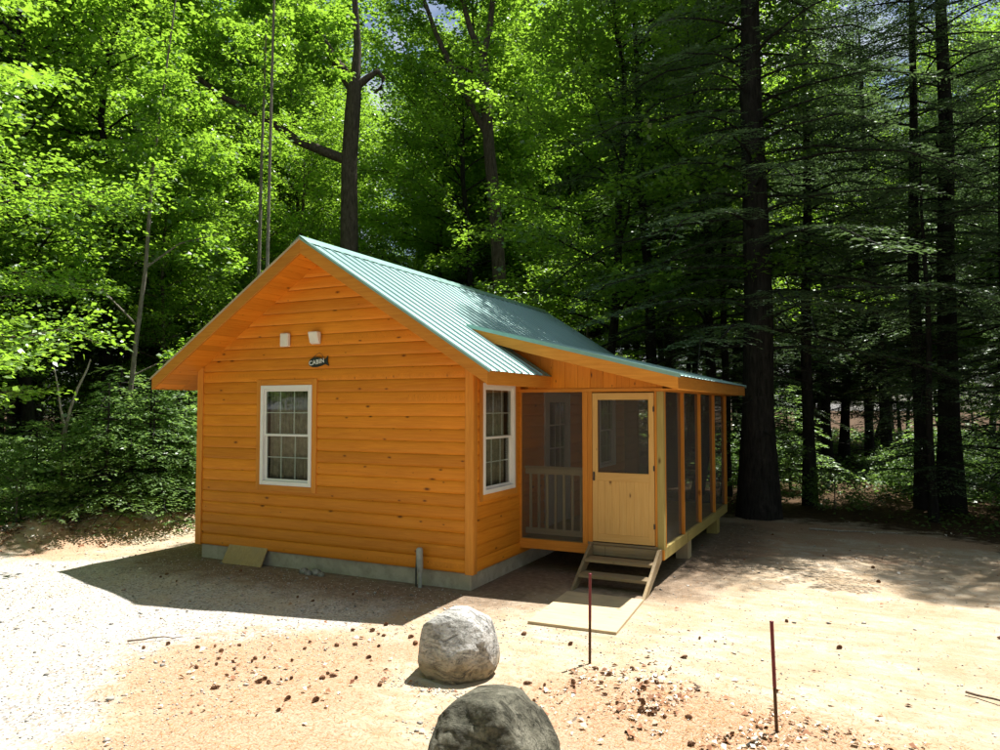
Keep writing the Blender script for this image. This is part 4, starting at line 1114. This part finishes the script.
# --- trees one can single out -------------------------------------------
def trunk_tree(name, base, paths, bark_, label, cat='tree', crown=None, seg=10, leafmat='leaf'):
    e = empty(name, (base[0], base[1], gzf(*base)), label, cat)
    v, f = tube([(np.array(p, float), np.array(rr_, float)) for p, rr_ in paths], seg); mesh_obj('trunk', v, f, M[bark_], e, smooth=True)
    if crown is not None:
        (V, F, rn) = crown; mesh_obj('crown', V, F, M[leafmat], e, rnd=rn)
    return e
def leaf_cloud(seed, blobs, leaf=.14, per=260):
    """blobs: (x,y,z,r). leaves in several thin tilted sprays inside every blob"""
    r = np.random.default_rng(seed); LC, LD, LN, LB = [], [], [], []
    for (x, y, z, R_) in blobs:
        ns = int(7 + R_ * 5)
        for k in range(ns):
            c0_ = np.array([x, y, z]) + r.normal(0, R_ * .42, 3); rad = R_ * r.uniform(.2, .45); n = int(per * rad * rad * 3) + 12
            a = r.uniform(0, 6.28, n); q = rad * np.sqrt(r.random(n)); tl = r.normal(0, .3, 2)
            c = c0_ + np.stack([np.cos(a) * q, np.sin(a) * q, r.normal(0, .05, n) - .25 * q * q / rad + q * np.cos(a) * tl[0] + q * np.sin(a) * tl[1]], 1)
            LC.append(c); LD.append(np.stack([np.cos(a), np.sin(a), np.full(n, -.2)], 1) + r.normal(0, .7, (n, 3)) * np.array([1, 1, .4])); LN.append(r.normal(0, .45, (n, 3)) + np.array([0, 0, 1.0]))
            b = r.random() * .5; LB.append(np.clip(b + r.random(n) * .5, 0, 1))
    C = np.concatenate(LC); n = len(C); L = leaf * r.uniform(.6, 1.3, n)
    V, F = leaf_quads(C, unit(np.concatenate(LD)), unit(np.concatenate(LN)), L, L * r.uniform(.6, .95, n), .1)
    return V, F, np.repeat(np.concatenate(LB), 4)
# view-right direction used only to lay limbs out left/right as they grow in the photograph
RT = np.array([math.cos(.457), math.sin(.457), 0]); FWD = np.array([-math.sin(.457), math.cos(.457), 0])
def L3(a, z, dpt=0.0): return tuple(RT * a + FWD * dpt + np.array([0, 0, z]))

# big oak behind the ridge, left limb sweeping left, short burl at the fork
base = (-8.95, 8.95)
trunk_tree('oak_tree', base, [
    ([L3(-.15, -.3), L3(-.1, 2), L3(-.05, 5), L3(.0, 7.3), L3(-.02, 9.6), L3(.06, 11.0), L3(.12, 11.9)], [.40, .32, .29, .27, .24, .24, .21]),
    ([L3(-.05, 9.6), L3(-.7, 9.85), L3(-1.5, 10.1, -.3), L3(-2.4, 10.7, -.6), L3(-3.4, 11.1, -.9), L3(-4.6, 12.0, -1.1), L3(-5.6, 13.4, -1.2)], [.16, .14, .13, .11, .09, .06, .03]),
    ([L3(.1, 11.8), L3(-.4, 12.5), L3(-.9, 13.3), L3(-1.2, 14.6), L3(-1.9, 16.2)], [.21, .17, .13, .10, .05]),
    ([L3(.12, 11.8), L3(.5, 12.1), L3(.80, 12.3), L3(.98, 12.1), L3(.9, 11.8), L3(.7, 11.65)], [.13, .10, .08, .07, .05, .03]),
    ([L3(.12, 11.9), L3(.2, 13.0), L3(.1, 14.5), L3(.5, 16.5)], [.16, .12, .09, .04])],
    'bark_oak', 'thick dark oak behind the ridge with a limb sweeping left and a crooked stub',
    crown=leaf_cloud(31, [L3(-2.6, 12.2, -.4) + (1.3,), L3(-4.4, 13.2, -1) + (1.5,), L3(-1.2, 14.2, .3) + (1.3,), L3(-5.6, 14.2, -1) + (1.4,), L3(-.7, 13.0, -1.0) + (1.0,), L3(-2.2, 11.2, -1.2) + (.7,), L3(-.2, 11.6, -1.2) + (.45,), L3(-3.4, 14.8, .8) + (1.5,), L3(-1.9, 16.5, 0) + (1.6,)], .14))
# forked tree right of it
base = (-6.05, 13.1)
trunk_tree('forked_tree', base, [
    ([L3(.15, -.3), L3(.1, 3), L3(.02, 6.2), L3(-.15, 9), L3(-.35, 11), L3(-.5, 13.2), L3(-.55, 14.2)], [.32, .26, .23, .21, .19, .17, .14]),
    ([L3(-.4, 11.4), L3(-.95, 12.4), L3(-1.5, 13.5), L3(-2.1, 14.8), L3(-2.6, 16.2), L3(-3.3, 17.6)], [.13, .11, .10, .08, .06, .03]),
    ([L3(-.5, 13.9), L3(-.95, 14.9), L3(-1.25, 16), L3(-1.5, 18)], [.12, .10, .08, .03]),
    ([L3(-.54, 14.0), L3(-.3, 15.2), L3(-.15, 16.8), L3(.1, 18.5)], [.11, .10, .07, .03]),
    ([L3(-.4, 13.3), L3(-1.3, 13.7), L3(-2.2, 13.5)], [.05, .04, .02])],
    'bark_oak', 'dark trunk with a high fork, behind the middle of the cabin roof',
    crown=leaf_cloud(32, [L3(-2.8, 16.8) + (1.4,), L3(-1.2, 17.6) + (1.5,), L3(.4, 17.8) + (1.5,), L3(1.4, 15.8, 1) + (1.3,), L3(-2.2, 14.2, 1.0) + (.9,), L3(.9, 13.2, 1.2) + (1.1,), L3(.8, 10.5, 1.4) + (1.1,)], .14))
# two tall dark trunks left of the big pine
for (x, y, h, r0, lean, lab) in [(-.36, 10.95, 17, .17, -.035, 'tall dark trunk leaning slightly left, nearer of the pair behind the cabin roof'), (-.45, 13.1, 18, .19, .0, 'tall straight dark trunk, farther of the pair behind the cabin roof')]:
    (tv, tf), cr_ = hemlock(41 + int(y), h, 5.5, 3.6, 4.8, r0=r0, dead=16)
    e = empty('conifer_tree', (x, y, gzf(x, y)), lab, 'tree'); e.rotation_euler = (0, lean, 0)
    mesh_obj('trunk', tv, tf, M['bark_dark'], e, smooth=True); mesh_obj('crown', cr_[0], cr_[1], M['hemlock'], e, rnd=cr_[2])
# the big trunk right of the porch
(tv, tf), cr_ = hemlock(51, 21, 3.6, 4.8, 9.0, r0=.36, dead=26)
e = empty('pine_tree', (2.53, 8.3, gzf(2.53, 8.3)), 'very thick dark pine trunk just behind the right end of the porch', 'tree')
mesh_obj('trunk', tv, tf, M['bark_dark'], e, smooth=True); mesh_obj('crown', cr_[0], cr_[1], M['hemlock'], e, rnd=cr_[2])
# right edge trunks
for (x, y, h, r0, lo, sd_, lab) in [(5.75, 11.0, 17, .15, 6.0, 61, 'thin dark conifer trunk, left of the close pair at the right edge of the clearing'), (6.28, 11.0, 19, .24, 5.6, 62, 'thick dark conifer trunk, right of the close pair at the right edge of the clearing'), (3.4, 10.6, 16, .14, 6.5, 63, 'dark conifer trunk in deep shade a little right of the thick pine')]:
    (tv, tf), cr_ = hemlock(sd_, h, lo - 1.6, 3.5, 7.4, r0=r0, dead=18)
    e = empty('conifer_tree', (x, y, gzf(x, y)), lab, 'tree')
    mesh_obj('trunk', tv, tf, M['bark_dark'], e, smooth=True); mesh_obj('crown', cr_[0], cr_[1], M['hemlock'], e, rnd=cr_[2])
# slim leaning tree at left and the dead forked birch
b = (-8.85, 1.55)
trunk_tree('slender_tree', b, [([L3(-.05, -.3), L3(0, 1), L3(.12, 2.2), L3(.25, 3.6), L3(.42, 5.2), L3(.52, 7.2), L3(.95, 11.0)], [.075, .054, .050, .046, .040, .032, .012]),
    ([L3(.3, 4.0), L3(-.5, 4.8), L3(-1.2, 5.2)], [.022, .016, .006]), ([L3(.42, 5.2), L3(1.1, 5.7), L3(1.9, 5.9)], [.022, .016, .006]), ([L3(.2, 3.0), L3(.8, 3.3), L3(1.4, 3.35)], [.018, .012, .005])],
    'bark_pale', 'slim pale leaning tree at the left edge of the clearing beside the mound', crown=leaf_cloud(33, [L3(-1.0, 5.2) + (.7,), L3(1.7, 5.9) + (.75,), L3(1.2, 3.4) + (.5,), L3(.4, 7.4) + (1.0,), L3(-.7, 6.8, -.5) + (.8,), L3(1.5, 7.8) + (.9,), L3(.9, 9.6) + (1.0,), L3(.7, 8.4, -.5) + (.6,)], .105, 330))
trunk_tree('dead_birch', (-9.0, .45), [([L3(0, -.3), L3(0, .6), L3(.02, 1.3), L3(.03, 1.95)], [.062, .048, .044, .04]), ([L3(.03, 1.9), L3(.12, 2.3), L3(.25, 2.7), L3(.42, 3.05), L3(.48, 3.25)], [.034, .028, .024, .018, .010]), ([L3(.03, 1.9), L3(-.06, 2.3), L3(-.12, 2.7), L3(-.22, 3.15)], [.026, .02, .016, .007])],
    'bark_birch', 'leafless pale birch sapling forking into two, at the far left of the clearing edge', cat='dead tree')
for (u, d, h, r0, lab) in [(267, 15.5, 14, .035, 'very thin pale pole-like sapling rising left of the gable peak'), (258, 18.5, 12, .045, 'thin grey sapling just behind the pale pole left of the gable peak')]:
    x, y = pol(u, d)
    trunk_tree('slender_tree', (x, y), [([L3(-.1, -.3), L3(-.04, 4), L3(0, 8), L3(.08, h)], [r0 * 1.3, r0, r0 * .85, r0 * .4])], 'bark_pale', lab, crown=leaf_cloud(int(u), [L3(.1, h - .6) + (1.0,), L3(-.4, h - 2) + (.7,), L3(.6, h - 3.2) + (.5,)], .105, 300))

# --- forest masses, tree by tree -----------------------------------------
used = [(-8.95, 8.95), (-6.05, 13.1), (-.36, 10.95), (-.45, 13.1), (2.53, 8.3), (5.75, 11), (6.28, 11), (3.4, 10.6)]
r = random.Random(77)
LOG = []
SUNGAPS = [((-9.4, 1.6), (-6.0, 9.5), 3.9), ((5.4, 12.6), (8.6, 20), 3.4), ((-3.5, 15), (-1.5, 20), 2.6), ((.8, 13.5), (3.0, 19), 2.4)]   # openings in the canopy that let the sun in
def seg_d(x, y, a, b):
    ex, ey = b[0] - a[0], b[1] - a[1]; t_ = max(0, min(1, ((x - a[0]) * ex + (y - a[1]) * ey) / (ex * ex + ey * ey)))
    return math.hypot(x - a[0] - t_ * ex, y - a[1] - t_ * ey)
def ok(x, y, mind, edge_=.6):
    if mind > 1 and any(seg_d(x, y, a, b) < w_ for a, b, w_ in SUNGAPS): return False
    if float(poly_sd(np.array([x]), np.array([y]), CLEAR)[0]) > -edge_: return False
    for (a, b) in used:
        if (a - x) ** 2 + (b - y) ** 2 < mind * mind: return False
    return True
def scatter_trees(n, ulo, uhi, dlo, dhi, keys, name, label, cat, group, mind, smin=.85, smax=1.15, edge_=.6, skip=()):
    c = 0; tries = 0
    while c < n and tries < n * 60:
        tries += 1
        u = r.uniform(ulo, uhi); d = math.sqrt(r.uniform(dlo * dlo, dhi * dhi)); x, y = pol(u, d)
        if not ok(x, y, mind, edge_) or any(a <= u <= b for a, b in skip): continue
        used.append((x, y)); k = r.choice(keys); LOG.append(None)
        LOG[-1] = (place(k, name, x, y, r.uniform(0, 6.28), r.uniform(smin, smax), label, cat, group, tilt=(r.gauss(0, .03), r.gauss(0, .03))), u, d, label, k); c += 1
    return c
# left: young maples in the front rank, canopy behind
scatter_trees(12, -160, 225, 16.6, 20, ['maple_a', 'maple_b', 'maple_c'], 'maple_tree', 'young maple', 'maple tree', 'young maples left of the cabin', 1.6, edge_=1.3)
scatter_trees(13, -200, 300, 19.5, 28, ['maple_a', 'maple_b', 'canopy_c'], 'maple_tree', 'maple', 'maple tree', 'maples deeper in the left wood', 2.3, skip=[(250, 400)])
# behind the cabin; gaps are left in front of the trunks that stand out
scatter_trees(9, 190, 620, 17.5, 24, ['maple_a', 'maple_c', 'maple_b'], 'maple_tree', 'bright maple', 'maple tree', 'maples close behind the cabin', 2.0, edge_=.9, skip=[(235, 405), (455, 540), (600, 700)])
scatter_trees(14, 200, 700, 25, 33, ['maple_a', 'maple_b', 'canopy_c'], 'maple_tree', 'bright green maple', 'maple tree', 'maples behind the cabin', 2.2, skip=[(368, 412)])
scatter_trees(20, 160, 700, 28, 44, ['canopy_a', 'canopy_b', 'canopy_c', 'canopy_c'], 'broadleaf_tree', 'tall broadleaf tree', 'tree', 'tall broadleaf trees behind the cabin', 2.6, skip=[(340, 440)])
scatter_trees(18, -250, 160, 25, 42, ['canopy_a', 'canopy_b', 'canopy_c'], 'broadleaf_tree', 'tall broadleaf tree', 'tree', 'tall broadleaf trees in the left wood', 2.4)
# right: hemlocks
scatter_trees(16, 590, 1130, 17.5, 23, ['hemlock_a', 'hemlock_b', 'hemlock_a', 'hemlock_c'], 'hemlock_tree', 'dark hemlock', 'hemlock tree', 'hemlocks right of the cabin', 1.7, .62, .88, .5, skip=[(735, 780), (640, 675)])
scatter_trees(22, 540, 1180, 23, 36, ['hemlock_a', 'hemlock_b', 'hemlock_a', 'canopy_c'], 'hemlock_tree', 'dark hemlock', 'hemlock tree', 'hemlocks deeper in the right wood', 2.0)
scatter_trees(14, 640, 1200, 34, 48, ['maple_a', 'canopy_c', 'maple_b', 'hemlock_a'], 'broadleaf_tree', 'broadleaf tree', 'tree', 'broadleaf trees beyond the hemlocks', 2.6, 1.0, 1.4)
scatter_trees(11, 640, 1040, 19, 27, ['hemlock_a', 'hemlock_b', 'hemlock_a'], 'hemlock_tree', 'dark hemlock', 'hemlock tree', 'hemlocks filling the right wood', 1.5, .85, 1.1, .8, skip=[(745, 770)])
scatter_trees(12, -80, 240, 28, 44, ['maple_c', 'maple_a', 'hemlock_c'], 'understorey_tree', 'low maple', 'tree', 'low trees in the left wood', 1.6, 1.0, 1.5)
# far ranks close the view
scatter_trees(30, -200, 1150, 44, 75, ['canopy_a', 'canopy_b', 'canopy_c'], 'broadleaf_tree', 'distant broadleaf tree', 'tree', 'distant trees of the wood', 3.2, 1.0, 1.3, skip=[(362, 415)])
scatter_trees(46, -100, 1150, 46, 80, ['maple_c', 'hemlock_c', 'maple_a', 'hemlock_c'], 'understorey_tree', 'distant low tree', 'tree', 'distant low trees of the wood', 2.6, 1.3, 2.0)
# near trees whose boughs hang into the view, and one beyond the right edge
for (x, y, k, rot, s, lab) in [(8.6, 9.2, 'hemlock_b', .5, .9, 'hemlock reaching pale sunlit boughs over the right side of the clearing'), (7.4, 10.2, 'hemlock_c', 2.1, 1.05, 'short hemlock under the taller ones at the right edge of the clearing'), (10.3, 5.6, 'hemlock_b', 1.0, .9, 'hemlock beyond the right edge casting shade bands on the sand')]:
    place(k, 'hemlock_tree', x, y, rot, s, lab, 'hemlock tree')
place('canopy_c', 'broadleaf_tree', .7, 10.7, 1.9, 1.0, 'slim broadleaf tree between the tall pair and the thick pine', 'tree')
place('canopy_c', 'broadleaf_tree', -1.3, 10.6, .4, 1.0, 'slim broadleaf tree right behind the cabin dappling the rear of the roof', 'tree')
x, y = pol(-110, 13.0); place('maple_b', 'maple_tree', x, y, 1.2, 1.0, 'near maple whose bright leaves hang into the upper left corner', 'maple tree')
# the wood closes round behind the viewpoint as well (it shows in the window panes and shades the sky)
for i in range(30):
    a_ = 0.457 + math.radians(46 + (360 - 92) * (i + .5) / 30); d_ = r.uniform(13.5, 17) if i % 2 else r.uniform(18, 22)
    x, y = CAM[0] - math.sin(a_) * d_, CAM[1] + math.cos(a_) * d_
    if x > 8 and y > -9: x += 3
    place(r.choice(['canopy_a', 'canopy_c', 'hemlock_a', 'maple_b']), 'broadleaf_tree', x, y, r.uniform(0, 6.28), r.uniform(.9, 1.1), 'tree of the wood behind the viewpoint across the clearing', 'tree', 'trees behind the viewpoint')

# undergrowth
for i, (u, d, k, s) in enumerate([(108, 15.3, 'sapling_fir', 1.0), (133, 15.5, 'sapling_fir', .9), (157, 15.5, 'sapling_fir', 1.0), (183, 15.9, 'sapling_fir', .9), (92, 15.8, 'sapling_leaf', .9), (145, 16.6, 'sapling_leaf', 1.15), (64, 15.6, 'sapling_leaf', .8), (178, 17.2, 'sapling_fir', 1.4), (118, 17, 'sapling_fir', 1.4), (20, 15.6, 'bush', 1.0), (150, 15.9, 'sapling_fir', 1.2), (172, 16.4, 'sapling_leaf', 1.0), (192, 16.6, 'sapling_fir', 1.2), (40, 15.9, 'sapling_fir', .9)]):
    x, y = pol(u, d)
    LOG.append((place(k, 'sapling', x, y, r.uniform(0, 6.28), s, 'bright sapling', 'sapling', 'saplings in the thicket left of the cabin'), u, d, 'bright sapling', k))
scatter_trees(34, -60, 260, 16.0, 32, ['sapling_fir', 'sapling_leaf', 'sapling_fir', 'bush'], 'bush', 'low leafy bush on the floor of the left wood', 'bush', 'bushes on the floor of the left wood', .7, .7, 1.3, .15)
scatter_trees(20, 700, 1080, 17.0, 27, ['bush', 'sapling_leaf', 'bush', 'sapling_fir'], 'bush', 'low leafy bush among the dark trunks right of the cabin', 'bush', 'bushes among the conifers on the right', .7, .6, 1.3, .15)

# ---------------------------------------------------------------- labels of the wood: kind, depth and the landmark each one stands over
def landmark(u):
    for lim, t_ in ((-20, 'beyond the left edge of the view'), (70, 'behind the dead forked birch'), (150, 'behind the slim leaning tree'), (235, 'over the left eave'), (320, 'left of the gable peak'), (400, 'around the big oak'), (470, 'between the oak and the forked tree'), (540, 'around the forked tree'), (630, 'over the rear of the roof'), (700, 'around the tall pair behind the roof'), (790, 'around the thick pine'), (870, 'right of the thick pine'), (960, 'around the close pair at right'), (1010, 'at the right edge of the view')):
        if u < lim: return t_
    return 'beyond the right edge of the view'
KIND = {'bush': 'low leafy bush', 'sapling_leaf': 'low leafy sapling', 'sapling_fir': 'low feathery fir sapling', 'hemlock_c': 'short feathery hemlock'}
byl = {}
for ob, u, d, lab, k in LOG:
    nm = KIND.get(k, lab)
    if k.startswith('hemlock') and 'hemlock' not in nm: nm = 'distant hemlock'
    if k.startswith('maple') and 'maple' not in nm: nm = 'distant maple'
    if k == 'canopy_c' and 'hemlock' in nm: nm = 'slim broadleaf tree'
    depth = 'nearest rank' if d < 19 else 'second rank' if d < 25 else 'middle of the wood' if d < 36 else 'far back'
    byl.setdefault((nm, depth, landmark(u)), []).append((u, ob))
ORD = ['leftmost', 'second', 'third', 'fourth', 'fifth', 'sixth', 'seventh', 'eighth', 'ninth', 'tenth']
for (nm, depth, lm), lst in byl.items():
    lst.sort(key=lambda q: q[0])
    for i, (u, ob) in enumerate(lst):
        pre = '' if len(lst) == 1 else ('left ' if i == 0 else 'right ') if len(lst) == 2 else ORD[i] + ' '
        ob['label'] = pre + nm + ', ' + depth + ', ' + lm

# low plants over the floor of the wood
rr = np.random.default_rng(44); n = 90000
u_ = rr.uniform(-150, 1150, n); d_ = rr.uniform(15.5, 75, n); a_ = 0.457 - np.arctan((u_ - 500) / 736.4)
px_, py_ = CAM[0] - np.sin(a_) * d_, CAM[1] + np.cos(a_) * d_
kp = (poly_sd(px_, py_, CLEAR) < -.35) & (vnoise(px_, py_, 1.6, 51) + .5 * vnoise(px_, py_, .5, 52) > .62)
px_, py_, d_ = px_[kp], py_[kp], d_[kp]; n = len(px_)
a = rr.uniform(0, 6.28, n); D = unit(np.stack([np.cos(a), np.sin(a), rr.normal(.1, .25, n)], 1)); N = unit(np.stack([rr.normal(0, .4, n), rr.normal(0, .4, n), np.ones(n)], 1))
C = np.column_stack([px_, py_, gz(px_, py_) + rr.random(n) ** 1.5 * .35 * np.clip(d_ / 25, .6, 1.6)]); L = rr.uniform(.07, .14, n) * np.clip(d_ / 22, .8, 2.2)
V, F = leaf_quads(C, D, N, L, L * .7, .1)
tag(mesh_obj('ground_cover', V, F, M['fern'], rnd=np.repeat(rr.random(n), 4)), kind='stuff', label='low green plants covering the floor of the wood', cat='undergrowth')
